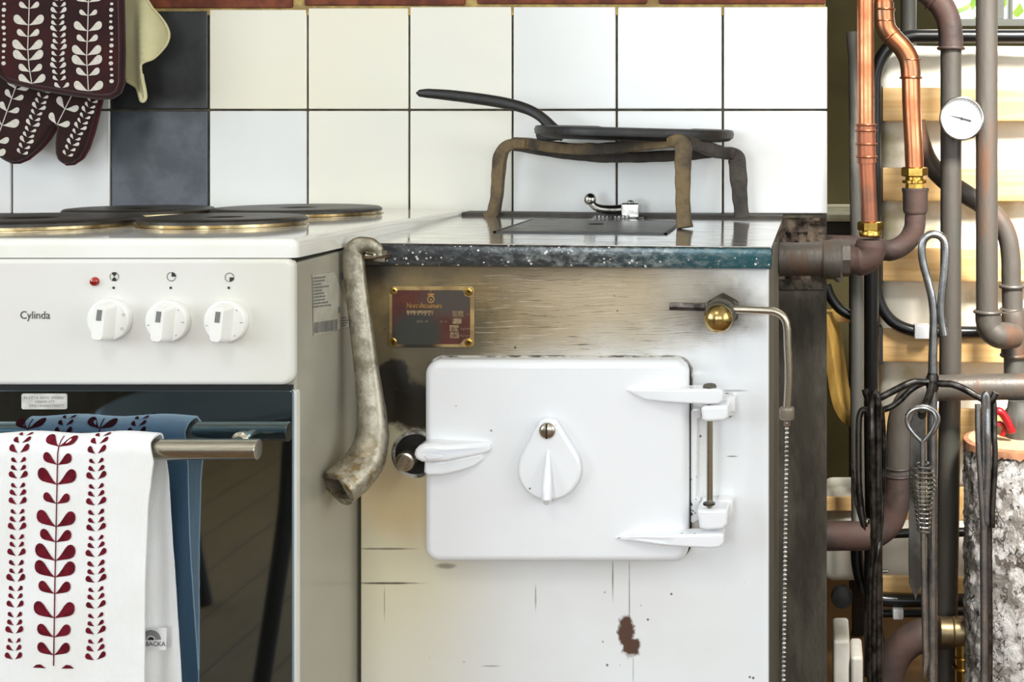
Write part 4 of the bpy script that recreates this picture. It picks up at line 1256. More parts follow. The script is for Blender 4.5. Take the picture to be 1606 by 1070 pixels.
# draught regulator with bent lever and bead chain
bm = B(); c = P(1134, 486, SD); lathe(bm, c, (0, -1, 0), [(.0190, -.001), (.0190, .004), (.0178, .007), (.0150, .009), (.0150, .012)], 6)
lathe(bm, c, (-0.02, -1, -0.03), [(.0165, .004), (.0165, .012), (.0150, .016), (.0160, .022), (.0160, .048), (.0145, .050)], 28)
dg = part('draught_regulator', bm, M['zinc'], sv)
e_ = c + Vector((-0.02, -1, -0.03)).normalized() * 0.052
bm = B(); lathe(bm, e_, (-0.02, -1, -0.03), [(.0150, -.006), (.0155, .001), (.0150, .005), (.0128, .0095), (.009, .0125), (.0045, .0141), (0, .0145)], 30); part('brass_knob', bm, M['brass_dome'], dg)
ld = 1.372
bm = B(); tube(bm, [P(1050, 480.5, ld), P(1052, 480.5, ld), P(1104, 482, ld), P(1106, 482, ld)], [.0040, .0046, .0046, .0044], 6)
part('lever_stub', bm, M['steel_dark'], dg)
bm = B(); pts = [P(1144, 485.5, ld), P(1170, 486, ld), P(1195, 487, ld)] + spline(PP([(1200, 487.2), (1214, 488.5), (1225, 494), (1232, 504), (1234.5, 518)], ld), 5) + PP([(1235, 540), (1236.5, 570), (1236.5, 600), (1235, 630), (1234, 646)], ld)
tube(bm, pts, 0.0041, 12); lv = part('bent_lever', bm, M['steel'], dg)
bm = B(); lathe(bm, P(1234, 657.5, ld), (0, 0, 1), [(.0075, 0), (.0082, .0010), (.0082, .0108), (.0074, .0125), (.0040, .0125)], 24); part('lever_collar', bm, pbr('pale_collar', C(166, 156, 138), C(120, 110, 96), .5, .4, scale=60), lv)
bm = B(); box(bm, (PX(1229.5, ld), ld - .003, PZ(668.5, ld)), (PX(1239.5, ld), ld + .003, PZ(657, ld)), 0.0008)
ball(bm, P(1234.3, 664, ld - .003), 0.0016, 8); part('chain_clip', bm, M['chrome'], dg)
bm = B()
k = 0
zc = PZ(672.5, ld)
while zc > 0.30:
    ball(bm, (PX(1234.3, ld) - (PZ(672.5, ld) - zc) * 0.0125 + .0001 * math.sin(k * 2.1), ld, zc), 0.00235, 8); zc -= 0.00492; k += 1
tube(bm, [(PX(1234.3, ld), ld, PZ(668, ld)), (PX(1234.3, ld) - .0046, ld, 0.30)], 0.0006, 6)
part('bead_chain', bm, M['chrome'], dg, kind='stuff')

# ------------------------------------------------------------------ riddling key hanging on the hook
kk = thing('stove_key', 'long worn steel socket key hanging from the stove rim hook', 'key', P(560, 790, 1.33))
bm = B()
pp = [(596, 401, 1.352), (592, 389, 1.352), (578, 383, 1.352), (562, 386, 1.352), (554, 397, 1.352), (555, 420, 1.352), (559, 455, 1.352), (565, 500, 1.350), (570, 540, 1.349), (575, 580, 1.348), (580, 620, 1.346), (584, 655, 1.344), (583, 690, 1.340), (573, 722, 1.332), (554, 745, 1.320), (530, 766, 1.305)]
rr = [(5, 5), (8, 6), (11, 7), (14, 8), (16, 9), (17, 10), (17, 11), (17.5, 11), (18, 12), (18.5, 13), (20, 15), (21.5, 18), (25, 24), (29.5, 29), (32, 32), (31, 31)]
u_ = 1.345 / F
pts = spline(PP(pp), 6); rads = list(zip(rspline([a * u_ for a, b in rr], 6), rspline([b * u_ for a, b in rr], 6)))
rings = tube(bm, pts, rads, 28, caps=False, section=circ(28, 2.6), up=(0, -1, 0.02))
bm.faces.new(list(reversed(rings[0])))
end = rings[-1]; cen = sum((v.co for v in end), Vector()) / 28
ax = (pts[-1] - pts[-2]).normalized()
uu = (end[0].co - cen).normalized(); vv_ = ax.cross(uu).normalized()
lip = [bm.verts.new(cen + (v.co - cen) * 0.93 + ax * .0012) for v in end]
sq = []
for k in range(28):
    a = math.atan2((end[k].co - cen).dot(vv_), (end[k].co - cen).dot(uu)) + 0.5
    m_ = max(abs(math.cos(a)), abs(math.sin(a)))
    a2 = a - 0.5
    sq.append((uu * math.cos(a2) + vv_ * math.sin(a2)) * (0.0125 / m_))
s1 = [bm.verts.new(cen + q + ax * .0008) for q in sq]; s2 = [bm.verts.new(cen + q - ax * .022) for q in sq]
for k in range(28):
    k2 = (k + 1) % 28
    bm.faces.new((end[k], end[k2], lip[k2], lip[k])); bm.faces.new((lip[k], lip[k2], s1[k2], s1[k]))
part('shaft', bm, M['key'], kk)
bm = B(); s1 = [bm.verts.new(cen + q + ax * .0008) for q in sq]; s2 = [bm.verts.new(cen + q - ax * .022) for q in sq]
for k in range(28): bm.faces.new((s1[k], s1[(k + 1) % 28], s2[(k + 1) % 28], s2[k]))
bm.faces.new(s2)
part('square_socket', bm, M['key'], kk)

# ------------------------------------------------------------------ trivet and griddle
tv = thing('iron_trivet', 'rusty forged iron trivet with three splayed legs standing on the stove top', 'trivet', (-0.25, 1.72, ZT))
sec = circ(16, 7)


def bandtube(bm, pts, w_, h_, n=6, rough=.0012):
    q = spline(pts, n)
    tube(bm, q, [(w_, h_)] * len(q) if not isinstance(w_, list) else list(zip(rspline(w_, n), rspline(h_, n))), section=sec, up=(0, 0, 1), rough=rough, rs=70)


Lt, Rt, Ft = (806, 223, 1.785), (1146, 243, 1.765), (1066, 221, 1.618)
bm = B(); bandtube(bm, PP([(806, 224, 1.785), (835, 226, 1.765), (870, 231, 1.735), (910, 234, 1.705), (950, 233, 1.68), (1000, 228, 1.652), (1035, 224, 1.633), (1060, 221.5, 1.622)]), .0055, .0078)
part('ring_bar', bm, M['trivet'], tv)
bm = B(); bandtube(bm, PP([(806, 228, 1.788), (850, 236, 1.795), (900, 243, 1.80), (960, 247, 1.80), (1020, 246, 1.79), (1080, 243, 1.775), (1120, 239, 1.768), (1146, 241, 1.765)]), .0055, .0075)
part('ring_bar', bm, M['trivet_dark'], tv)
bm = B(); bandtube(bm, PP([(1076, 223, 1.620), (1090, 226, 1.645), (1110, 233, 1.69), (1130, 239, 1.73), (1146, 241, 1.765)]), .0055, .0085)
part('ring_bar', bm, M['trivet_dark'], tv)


def leg(bm, pts, ws, hs):
    q = spline(PP(pts), 6)
    tube(bm, q, list(zip(rspline(ws, 6), rspline(hs, 6))), section=sec, up=(0, -1, 0), rough=.0014, rs=60)


bm = B(); leg(bm, [(828, 226, 1.770), (806, 226, 1.782), (791, 233, 1.786), (784, 250, 1.787), (782, 275, 1.788), (780, 300, 1.788), (777, 322, 1.788), (773, 334, 1.787), (760, 340, 1.786)], [.006, .0075, .0085, .0088, .0086, .0085, .0085, .0088, .0050], [.006, .007, .008, .008, .008, .007, .007, .006, .0035]); part('leg', bm, M['trivet'], tv)
bm = B(); leg(bm, [(1130, 240, 1.745), (1148, 241, 1.763), (1155, 250, 1.766), (1158, 275, 1.766), (1160, 300, 1.766), (1162, 325, 1.766), (1163, 341, 1.765)], [.006, .0085, .0125, .0120, .0105, .0100, .0105], [.007, .008, .009, .008, .008, .008, .008]); part('leg', bm, M['trivet_dark'], tv, 'darker iron leg')
bm = B(); leg(bm, [(1050, 222, 1.622), (1064, 221, 1.616), (1071, 230, 1.612), (1071, 260, 1.611), (1071, 300, 1.610), (1072, 340, 1.609), (1074, 357, 1.607)], [.006, .009, .0105, .0100, .0090, .0090, .0098], [.006, .0085, .0085, .008, .008, .008, .008]); part('leg', bm, M['trivet'], tv)

gp_ = thing('griddle_pan', 'flat round black cast iron griddle with long curved handle resting on the trivet', 'pan', P(996, 218, 1.72))
bm = B()
GC = Vector((PX(996, 1.735), 1.735, PZ(216.0, 1.735)))
tiltm = Matrix.Rotation(math.radians(1.55), 3, 'Y')
axg = tiltm @ Vector((0, 0, 1))
lathe(bm, GC, axg, [(0, -.003), (.118, -.003), (.128, -.0015), (.1335, .0030), (.1345, .0085), (.1325, .0130), (.126, .0142), (.121, .0125), (.06, .0118), (0, .0115)], 72)
part('plate', bm, M['cast_black'], gp_)
bm = B(); hpts = [(884, 211, 1.70), (872, 206, 1.70), (861, 195, 1.702), (848, 183, 1.705), (832, 173.5, 1.71), (812, 166.5, 1.715), (785, 160.5, 1.72), (750, 155, 1.725), (710, 150, 1.73), (675, 146.8, 1.735), (660, 146.3, 1.737), (653.5, 146, 1.738)]
hr = [11, 10, 8.6, 8.0, 8.2, 8.6, 9, 9, 8.6, 7.6, 6, 2.2]
q = spline(PP(hpts), 6); tube(bm, q, [(a * .00087, a * .00080) for a in rspline(hr, 6)], 18, section=circ(18, 2.4), up=(0, -1, 0)); part('handle', bm, M['cast_black'], gp_)
bm = B(); slab(bm, pxpoly([(841, 206), (850, 203.5), (862, 206), (880, 205), (884, 216), (868, 221), (852, 221.5), (842, 219), (840, 212)], 1.69), 1.688, 1.725, 0.003, 3); part('handle_root', bm, M['cast_black'], gp_)

# ------------------------------------------------------------------ pipes beside the stove
def pipe_thing(name, label, cat, d, px, py, group=None): return thing(name, label, cat, P(px, py, d), group)


def collar(bm, p, axis, r, h, bead=0.0016):
    lathe(bm, Vector(p) - Vector(axis) * h / 2, axis, [(r * .9, -bead), (r + bead * .6, -bead * .6), (r + bead, 0), (r + bead * .4, bead), (r, bead * 1.6), (r, h - bead * 1.6), (r + bead * .4, h - bead), (r + bead, h), (r + bead * .6, h + bead * .6), (r * .9, h + bead)], 26)


def bead_ring(bm, p, axis, r, b=0.0018):
    lathe(bm, p, axis, [(r * .95, -b), (r + b * .7, -b * .7), (r + b, 0), (r + b * .7, b * .7), (r * .95, b)], 26)


def nut(bm, p, axis, r, h, n=6):
    lathe(bm, p, axis, [(r * .86, 0), (r, h * .12), (r, h * .88), (r * .86, h)], n)


Z = Vector((0, 0, 1))
# straight copper tube with coupling
dA = 1.76; rA = 13.3 * dA / F
cA = pipe_thing('copper_pipe', 'straight copper pipe running down into a brass nut and rusty elbow', 'pipe', dA, 1364, 370)
bm = B(); tube(bm, PP([(1357.5, -60), (1357.5, 60), (1358, 200)], dA), rA, 24); part('tube', bm, M['copper'], cA)
bm = B(); tube(bm, PP([(1359, 248), (1361, 290), (1364, 352)], dA), rA * .98, 24); part('lower_tube', bm, M['copper_dull'], cA)
bm = B(); tube(bm, PP([(1358, 194), (1358.5, 222), (1359.5, 256)], dA), rA * 1.13, 24)
for y in (196, 205, 226, 246): bead_ring(bm, P(1358 + (y - 195) * .02, y, dA), Z, rA * 1.16)
part('coupling', bm, M['copper_dull'], cA)
bm = B(); nut(bm, P(1365, 362, dA), Z, 20.5 * dA / F, 15 * dA / F); lathe(bm, P(1365, 371, dA), Z, [(16 * dA / F, 0), (18 * dA / F, .002), (18 * dA / F, .006), (16.5 * dA / F, .009)], 24); part('brass_nut', bm, M['brass'], cA)
r = 24 * dA / F
# heavy iron stub out of the stove wall, ending in the elbow under the copper pipe
ip = pipe_thing('iron_stub_pipe', 'thick rusty iron stub pipe with coupling coming out of broken plaster', 'pipe', dA, 1290, 430)
bm = B(); tube(bm, PP([(1222, 407), (1250, 406.5), (1290, 406), (1312, 406)], dA), 26.5 * dA / F, 26, rough=.0012, rs=50); part('tube', bm, M['iron_pipe'], ip)
bm = B(); tube(bm, PP([(1290, 407), (1293, 407), (1318, 407), (1321, 407)], dA), [28 * dA / F, 30.5 * dA / F, 31.5 * dA / F, 29 * dA / F], 26, rough=.0022, rs=60)
tube(bm, PP([(1321, 405), (1333, 405)], dA), 29 * dA / F, 8); ball(bm, P(1314, 436, dA - .008), .006, 10); part('coupling', bm, M['iron_pipe'], ip)
bm = B(); pts = PP([(1330, 408), (1340, 408)], dA) + spline(PP([(1346, 408), (1357, 405), (1364, 396), (1366, 384)], dA), 6) + PP([(1366, 376)], dA)
tube(bm, pts, [22 * dA / F] * 2 + [24.5 * dA / F] * (len(pts) - 4) + [24 * dA / F, 22 * dA / F], 26, rough=.001, rs=60); part('elbow', bm, M['iron_dark'], ip)

# second copper pipe with an S-bend
dB = 1.88; uB = dB / F; rB = 14.6 * uB
cB = pipe_thing('copper_pipe', 'copper pipe with S-bend fittings ending in brass union and dark bend', 'pipe', dB, 1435, 340)
bm = B(); tube(bm, PP([(1385, -80), (1386, 12)], dB), rB * .98, 24); part('upper_tube', bm, M['copper'], cB)
bm = B(); tube(bm, PP([(1428.5, 112), (1429.5, 160), (1433, 230), (1434.5, 268)], dB), rB, 24); part('tube', bm, M['copper'], cB)
bm = B()
sp_ = [P(1386, 4, dB)] + spline(PP([(1386.5, 25), (1389, 42), (1396, 54), (1406, 65), (1417, 77), (1425, 92), (1428, 108)], dB), 6) + [P(1428.5, 120, dB)]
tube(bm, sp_, rB * 1.08, 24)
bead_ring(bm, P(1386.5, 15, dB), Z, rB * 1.12); bead_ring(bm, P(1387, 33, dB), Z, rB * 1.08, .0012)
bead_ring(bm, P(1398, 56, dB), Vector((.62, 0, -.78)), rB * 1.08, .0013); bead_ring(bm, P(1427.5, 94, dB), Z, rB * 1.08, .0012); bead_ring(bm, P(1428.5, 122, dB), Z, rB * 1.12)
part('bend_fitting', bm, M['copper_fit'], cB)
bm = B(); nut(bm, P(1434.5, 277, dB), Z, 21 * uB, 15 * uB); lathe(bm, P(1434.5, 288, dB), Z, [(13 * uB, 0), (19.5 * uB, .001), (19.5 * uB, .005), (15 * uB, .006), (14 * uB, .011)], 24)
nut(bm, P(1435, 297, dB), Z, 15 * uB, 10 * uB, 8); part('brass_union', bm, M['brass'], cB)
bm = B(); lathe(bm, P(1435.5, 330, dB), Z, [(18 * uB, -.004), (19.5 * uB, 0), (20 * uB, .026), (21.5 * uB, .030), (21 * uB, .033), (15 * uB, .033)], 24)
pts = [P(1436, 333, dB)] + spline(PP([(1436, 340), (1434, 358), (1425, 376), (1411, 388), (1396, 393.5)], dB), 6) + PP([(1380, 392, dB + .005), (1340, 386, dB + .01), (1296, 385, dB + .02)])
tube(bm, pts, [16.5 * uB] * len(pts), 24, rough=.0007); part('iron_bend', bm, M['iron_dark'], cB)

# dark iron riser carrying the thermometer
dC = 1.99; uC = dC / F
cC = pipe_thing('iron_riser_pipe', 'dark iron riser pipe behind the round thermometer, with a bend at its top', 'pipe', dC, 1484, 1070)
bm = B(); tube(bm, PP([(1491.5, 70), (1491.5, 300), (1491, 520)], dC), 16.5 * uC, 24, rough=.0004); tube(bm, PP([(1491, 516), (1489, 700), (1484, 1000), (1481, 1180)], dC), 17.5 * uC, 24, rough=.0004); part('tube', bm, M['iron_green'], cC)
bm = B(); pts = spline(PP([(1440, -22), (1460, -8), (1476, 8), (1487, 30), (1491, 55), (1491.5, 76)], dC), 6); tube(bm, pts, 19.5 * uC, 24, rough=.0007)
bead_ring(bm, P(1491.5, 76, dC), Z, 19.5 * uC, .0030); bead_ring(bm, P(1466, -3, dC), Vector((.78, 0, -.62)), 20 * uC, .003); part('bend', bm, M['iron_dark'], cC)
# thermometer
dT = 1.955; uT = dT / F
th = pipe_thing('thermometer', 'round white dial thermometer with steel bezel clipped to the riser pipe', 'thermometer', dT, 1507, 220)
c = P(1507, 186, dT)
bm = B(); lathe(bm, c, (0, -1, 0), [(.030, .0), (33 * uT, .001), (34.5 * uT, .004), (35 * uT, .012), (34 * uT, .0145), (32 * uT, .015), (31.2 * uT, .0125), (31.2 * uT, .010)], 48); part('bezel', bm, M['chrome'], th)
bm = B(); lathe(bm, c, (0, -1, 0), [(0, .0101), (31.3 * uT, .0100), (31.3 * uT, .0090), (0, .009)], 48); gf = part('dial', bm, M['gauge_face'], th)
bm = B(); yg = c.y - .0104


def gp2(px, py, dy=0): return (PX(px, dT), yg - dy, PZ(py, dT))


for i in range(27):
    a = math.radians(225 - i * 270 / 26); r0, r1g = (27.2, 29) if i % 2 else (26, 29)
    n_ = Vector((-math.sin(a), math.cos(a))) * .35
    bm.faces.new([bm.verts.new(gp2(1507 + r_ * math.cos(a) + s_ * n_.x, 186 - r_ * math.sin(a) - s_ * n_.y)) for r_, s_ in ((r0, -1), (r1g, -1), (r1g, 1), (r0, 1))])
for i, s in enumerate(('0', '10', '20', '30', '40', '50', '60', '70', '80', '90', '100', '110', '120')):
    a = math.radians(225 - i * 270 / 12)
    text_into(bm, s, lambda x, y, a=a: Vector(gp2(1507 + 21.5 * math.cos(a) - 2.2, 186 - 21.5 * math.sin(a) + 1.8)) + Vector((x, 0, y)), 0.0042, width=(2.2 if len(s) == 1 else 4.2 if len(s) == 2 else 5.6) * uT)
text_into(bm, '°C', lambda x, y: Vector(gp2(1503.5, 179)) + Vector((x, 0, y)), 0.005, width=6 * uT)
part('dial_marks', bm, M['print_grey'], gf)
bm = B(); bm.faces.new([bm.verts.new(gp2(*q, .0008)) for q in ((1479, 179.0), (1507, 184.4), (1507, 187.0))])
bm.faces.new([bm.verts.new(gp2(*q, .0008)) for q in ((1507, 184.6), (1521, 188.0), (1523, 190.8), (1520.5, 191.3), (1507, 187.2))])
lathe(bm, (PX(1507.3, dT), yg - .0005, PZ(186, dT)), (0, -1, 0), [(.0022, 0), (.0022, .0010), (0, .0012)], 14); part('needle', bm, M['print_dark'], gf)
bm = B(); box(bm, (PX(1489, dC), 1.952, PZ(197, dC)), (PX(1516, dC), 1.985, PZ(176, dC)), .003); part('mounting_clip', bm, M['iron_dark'], th)

# right-hand iron riser with return bend
dD = 1.97; uD = dD / F
cD = pipe_thing('iron_riser_pipe', 'rust-tinged iron riser pipe right of the thermometer, ending in a return bend', 'pipe', dD, 1548, 490)
bm = B(); tube(bm, PP([(1547.5, -80), (1547.5, 200), (1548, 500)], dD), 17.3 * uD, 24, rough=.0004); part('tube', bm, M['iron_pipe'], cD)
bm = B(); pts = [P(1549, 487, dD)] + spline(PP([(1550, 500), (1553, 514), (1564, 525), (1580, 527, dD + .01)], dD), 6) + [P(1592, 527, dD + .02)]
tube(bm, pts, [20 * uD] + [20.5 * uD] * (len(pts) - 2) + [19 * uD], 24, rough=.001, rs=60); bead_ring(bm, P(1549, 489, dD), Z, 20 * uD, .003); part('return_bend', bm, M['iron_pipe'], cD)
# swan-necked pipe behind
dE = 2.045; uE = dE / F
cE = pipe_thing('iron_swan_neck_pipe', 'bent iron pipe sweeping diagonally behind the two risers into a tee', 'pipe', dE, 1590, 560)
bm = B(); pts = spline(PP([(1436, 190), (1444, 225), (1458, 256), (1482, 282), (1515, 305), (1545, 325), (1568, 347), (1581, 375), (1585, 405), (1586, 440), (1587, 470)], dE), 6)
tube(bm, pts, 15.5 * uE, 22, rough=.0006); part('tube', bm, M['iron_pipe'], cE)
bm = B(); tube(bm, PP([(1587, 444), (1588, 490)], dE), 16.5 * uE, 22); bead_ring(bm, P(1587, 449, dE), Z, 17.5 * uE, .0035); bead_ring(bm, P(1588, 486, dE), Z, 17.5 * uE, .0035)
tube(bm, PP([(1588, 488), (1590, 500), (1590, 556), (1590, 558)], dE - .02), [17 * uE, 20 * uE, 19.5 * uE, 17 * uE], 22, rough=.001, rs=60); bead_ring(bm, P(1590, 557, dE - .02), Z, 18.5 * uE, .0035); part('tee_fitting', bm, M['iron_pipe'], cE)
bm = B(); tube(bm, PP([(1590, 552), (1591, 612)], dE - .02), 16 * uE, 22); part('drop_tube', bm, M['iron_grey'], cE)
# low heating pipe: out of the wall, up and away to the right
dH = 1.935; uH = dH / F
cH = pipe_thing('iron_heating_pipe', 'brown iron heating pipe bending up from the wall and running right behind the fire tools', 'pipe', dH, 1400, 860)
bm = B(); tube(bm, PP([(1286, 841), (1360, 840)], dH), 22.5 * uH, 24, rough=.0008); part('tube', bm, M['iron_dark'], cH)
bm = B(); pts = spline(PP([(1352, 840), (1372, 838), (1392, 824), (1403, 802), (1408, 776), (1409, 742)], dH), 6); tube(bm, pts, 21 * uH, 24, rough=.0008)
for y in (745, 733): bead_ring(bm, P(1409, y, dH), Z, 20 * uH, .0022)
part('elbow', bm, M['iron_dark'], cH)
bm = B(); pts = [P(1409, 742, dH)] + spline(PP([(1409, 700), (1412, 665), (1420, 636), (1438, 617), (1464, 609)], dH), 6) + PP([(1520, 607), (1640, 606)], dH)
tube(bm, pts, 20.5 * uH, 24, rough=.0008); part('upper_tube', bm, M['iron_pipe'], cH)
# stop valve with red lever
dV = 1.925
vv2 = pipe_thing('stop_valve', 'grey stop valve with red lever beneath the horizontal pipe', 'valve', dV, 1590, 690)
bm = B(); lathe(bm, P(1600, 692, dV), Z, [(.018, 0), (.022, .004), (.022, .02), (.026, .028), (.026, .04), (.02, .05), (.018, .062)], 20); part('valve_body', bm, M['iron_grey'], vv2)
bm = B(); tube(bm, spline(PP([(1561, 645, 1.895), (1569, 646, 1.893), (1577, 656, 1.893), (1584, 670, 1.893), (1588, 679, 1.894)]), 5), [.0050, .0058, .006, .006, .006, .006, .006, .006, .006, .006, .006, .006, .006, .006, .006, .006, .006, .006, .0062, .0062, .004], 14)
tube(bm, spline(PP([(1560, 668, 1.90), (1569, 664, 1.90), (1575, 674, 1.90), (1572, 684, 1.90)]), 5), .0035, 12); part('red_lever', bm, M['valve_red'], vv2)
# lower coupling pipe
dL = 1.96; uL = dL / F
cL = pipe_thing('iron_floor_pipe', 'dark curved iron pipe near the floor joined by a brass-coloured coupling', 'pipe', dL, 1440, 1070)
bm = B(); pts = spline(PP([(1385, 1110), (1390, 1072), (1399, 1040), (1415, 1015), (1440, 999), (1466, 993)], dL), 6) + PP([(1530, 992)], dL); tube(bm, pts, 25 * uL, 24, rough=.0006); part('tube', bm, M['iron_dark'], cL)
dL2 = 1.935
bm = B(); tube(bm, PP([(1473, 991), (1475, 991), (1531, 991), (1533, 991)], dL2), [20 * uL, 22 * uL, 22 * uL, 20 * uL], 24); bead_ring(bm, P(1495, 991, dL2), Vector((1, 0, 0)), 21 * uL, .002); part('coupling', bm, pbr('dull_bronze', C(150, 130, 96), C(108, 96, 76), .4, .9, scale=30), cL)
bm = B(); tube(bm, PP([(1511, 1008), (1511, 1090)], dL2), 13 * uL, 20); bead_ring(bm, P(1511, 1030, dL2), Z, 13 * uL, .002); bead_ring(bm, P(1511, 1046, dL2), Z, 14 * uL, .003); part('branch', bm, M['brass'], cL)
# grey pipe post and the far grey pipe
dP = 1.945
bm = B(); tube(bm, PP([(1338, 50), (1339, 68), (1341, 90), (1344, 360), (1344, 640), (1346, 826)], dP), [.0108, .0108, .0106, .0104, .0102, .0102], 20, rough=.0006); single('conduit_post', bm, M['iron_grey'], 'grey conduit with flaking paint standing behind the straight copper pipe', 'pipe')
bm = B(); tube(bm, PP([(1425, -80), (1425, 120)], 2.45), 12.5 * 2.45 / F, 20); single('grey_drain_pipe', bm, M['iron_grey'], 'plain grey pipe far behind the S-bend copper pipe, above the bed frame', 'pipe')

# ------------------------------------------------------------------ fireside tools on their stand
dS = 1.58; uS = dS / F
fs = thing('fireside_tool_stand', 'black wrought iron fireside tool stand with hairpin loop top and four curved arms', 'tool stand', (PX(1462, dS), dS, 0))
bm = B()
pts = [Vector((PX(1462, dS), dS, 0.012)), P(1462, 1060, dS), P(1462, 640, dS), P(1463, 560, dS)] + spline(PP([(1464.5, 500), (1462, 470), (1455, 440), (1448, 414), (1445.5, 392), (1449, 376), (1460, 368), (1472, 369), (1480.5, 378), (1483, 398), (1480.5, 432), (1477, 465), (1475.5, 490), (1477.5, 508), (1480.5, 526)], dS), 6)
tube(bm, pts, [8.2 * uS] * 3 + [7 * uS] + [6.4 * uS] * (len(pts) - 4), 16); part('loop_shaft', bm, M['steel_bright'], fs)


def arm(pts, r=5.6):
    bm = B(); q = spline(PP(pts), 6); tube(bm, q, r * uS, 14); part('arm', bm, M['wrought'], fs)


arm([(1462, 599, dS), (1450, 599, dS - .004), (1434, 599, dS - .008), (1418, 605, dS - .012), (1400, 614, dS - .016), (1378, 625, dS - .022), (1366, 628, dS - .024), (1360, 622, dS - .024), (1356.5, 611, dS - .024)])
arm([(1462, 601, dS), (1478, 602, dS - .004), (1494, 603, dS - .008), (1512, 610, dS - .012), (1530, 620, dS - .016), (1548, 629, dS - .02), (1556, 628, dS - .022), (1562, 616, dS - .022)])
arm([(1463, 600, dS), (1460, 612, dS - .02), (1455, 628, dS - .035), (1449, 641, dS - .045), (1446, 649, dS - .055), (1446.5, 651, dS - .066), (1446.5, 643, dS - .071)], 6.5)
arm([(1462, 599, dS), (1445, 602, dS + .01), (1428, 612, dS + .01), (1412, 628, dS + .01), (1398, 638, dS + .008), (1385, 643, dS + .006)], 5)
bm = B(); lathe(bm, P(1462.5, 614, dS), Z, [(8 * uS, 0), (10 * uS, .004), (10 * uS, .018), (7 * uS, .024)], 14); part('collar', bm, M['wrought'], fs)
bm = B(); lathe(bm, (PX(1462, dS), dS, 0), Z, [(.13, 0), (.13, .008), (.12, .012), (0, .013)], 40); part('base', bm, M['wrought'], fs)


def hairpin(px_shaft, px_loop, ytop, yend, d, rpx=5.5, lean=0, ybot=None):
    """tool shaft that bends over at the top and comes back down"""
    zb = 0.20
    xs, xl = PX(px_shaft, d), PX(px_loop, d)
    pts = [Vector((xs + lean, d, zb)), P(px_shaft + 1, 1000, d), P(px_shaft, 850, d), P(px_shaft, ytop + 60, d)]
    mid = (px_shaft + px_loop) / 2
    pts += spline(PP([(px_shaft, ytop + 22), (px_shaft + (px_loop - px_shaft) * .12, ytop + 7), (mid, ytop), (px_loop - (px_loop - px_shaft) * .12, ytop + 7), (px_loop, ytop + 24)], d - .002), 6)
    pts += spline(PP([(px_loop, ytop + 60), (px_loop + 1, (ytop + yend) / 2), (px_shaft * .35 + px_loop * .65, yend - 24), (px_shaft * .3 + px_loop * .7, yend)], d - .006), 4)
    r = [rpx * 1.25 * d / F] * 3 + [rpx * d / F] * (len(pts) - 4) + [(rpx * .9 * d / F, rpx * .5 * d / F)]
    return pts, r


dR = 1.556
tn = thing('ash_shovel', 'black fireside shovel with bright hairpin handle on the stand arm over the birch log', 'shovel', P(1540, 1070, dR))
pts, r = hairpin(1543, 1549, 618, 824, dR, 5.2); bm = B(); tube(bm, pts, r, 14); part('shaft', bm, M['steel_bright'], tn)
bm = B(); q = spline(PP([(1533, 634, dR - .004), (1534, 690, dR - .006), (1538, 760, dR - .006), (1542, 824, dR - .006)]), 6); tube(bm, q, 4.4 * dR / F, 14); part('side_rod', bm, M['steel_bright'], tn)
bm = B(); xc = PX(1541, dR); box(bm, (xc - .05, dR - .004, .06), (xc + .05, dR + .002, .21), .002); box(bm, (xc - .05, dR - .02, .06), (xc - .046, dR, .21), .001); box(bm, (xc + .046, dR - .02, .06), (xc + .05, dR, .21), .001); part('blade', bm, M['wrought'], tn)
dR2 = 1.562
tn = thing('log_fork', 'black log fork with slim hairpin handle hanging next to the shovel', 'fork', P(1556, 1070, dR2))
pts, r = hairpin(1550.5, 1559.5, 624, 828, dR2, 4.6); bm = B(); tube(bm, pts, r, 14); part('shaft', bm, M['steel_dark'], tn)
bm = B(); xc = PX(1551, dR2)
for s in (-1, 1): tube(bm, spline([(xc, dR2, .23), (xc + s * .02, dR2, .20), (xc + s * .024, dR2, .12), (xc + s * .022, dR2 - .02, .08)], 5), .004, 10)
part('prong', bm, M['wrought'], tn)
dQ = 1.553
tn = thing('fire_tongs', 'black fire tongs with long hairpin handle hanging on the stand arm nearest the stove', 'tongs', P(1370, 1070, dQ))
pts, r = hairpin(1377, 1367, 616, 846, dQ, 5.6); bm = B(); tube(bm, pts, r, 14); part('shaft', bm, M['wrought'], tn)
bm = B(); q = spline(PP([(1371, 630, dQ + .008), (1370, 760, dQ + .008), (1372, 850, dQ + .006), (1366, 920, dQ + .004), (1366, 1060, dQ + .004)]) + [Vector((PX(1366, dQ), dQ + .004, .2))], 5); tube(bm, q, 6.4 * dQ / F, 14); part('tong_arm', bm, M['wrought'], tn)
bm = B(); q = spline(PP([(1383, 640, dQ + .012), (1386, 700, dQ + .012), (1383, 800, dQ + .010), (1378, 860, dQ - .004), (1372, 910, dQ - .006), (1371, 1070, dQ - .006)]) + [Vector((PX(1374, dQ), dQ - .004, .2))], 5); tube(bm, q, 4.2 * dQ / F, 14); part('tong_arm', bm, M['wrought'], tn)
dQ2 = 1.57
tn = thing('hearth_brush', 'dark hearth brush with short hairpin handle hanging beside the fire tongs', 'brush', P(1350, 840, dQ2))
bm = B(); q = spline(PP([(1365, 652, dQ2), (1362, 646, dQ2), (1354, 643, dQ2), (1349, 650, dQ2), (1347, 670, dQ2), (1347, 740, dQ2), (1350, 790, dQ2), (1356, 826, dQ2)]), 6); tube(bm, q, 5.2 * dQ2 / F, 14); part('handle', bm, M['steel_dark'], tn)
bm = B(); slab(bm, pxpoly([(1334, 730), (1338, 726), (1346, 780), (1358, 822), (1358, 834), (1350, 826), (1340, 790)], dQ2 + .003), dQ2 + .002, dQ2 + .012, .002, 2); part('brush_back', bm, M['wrought'], tn)
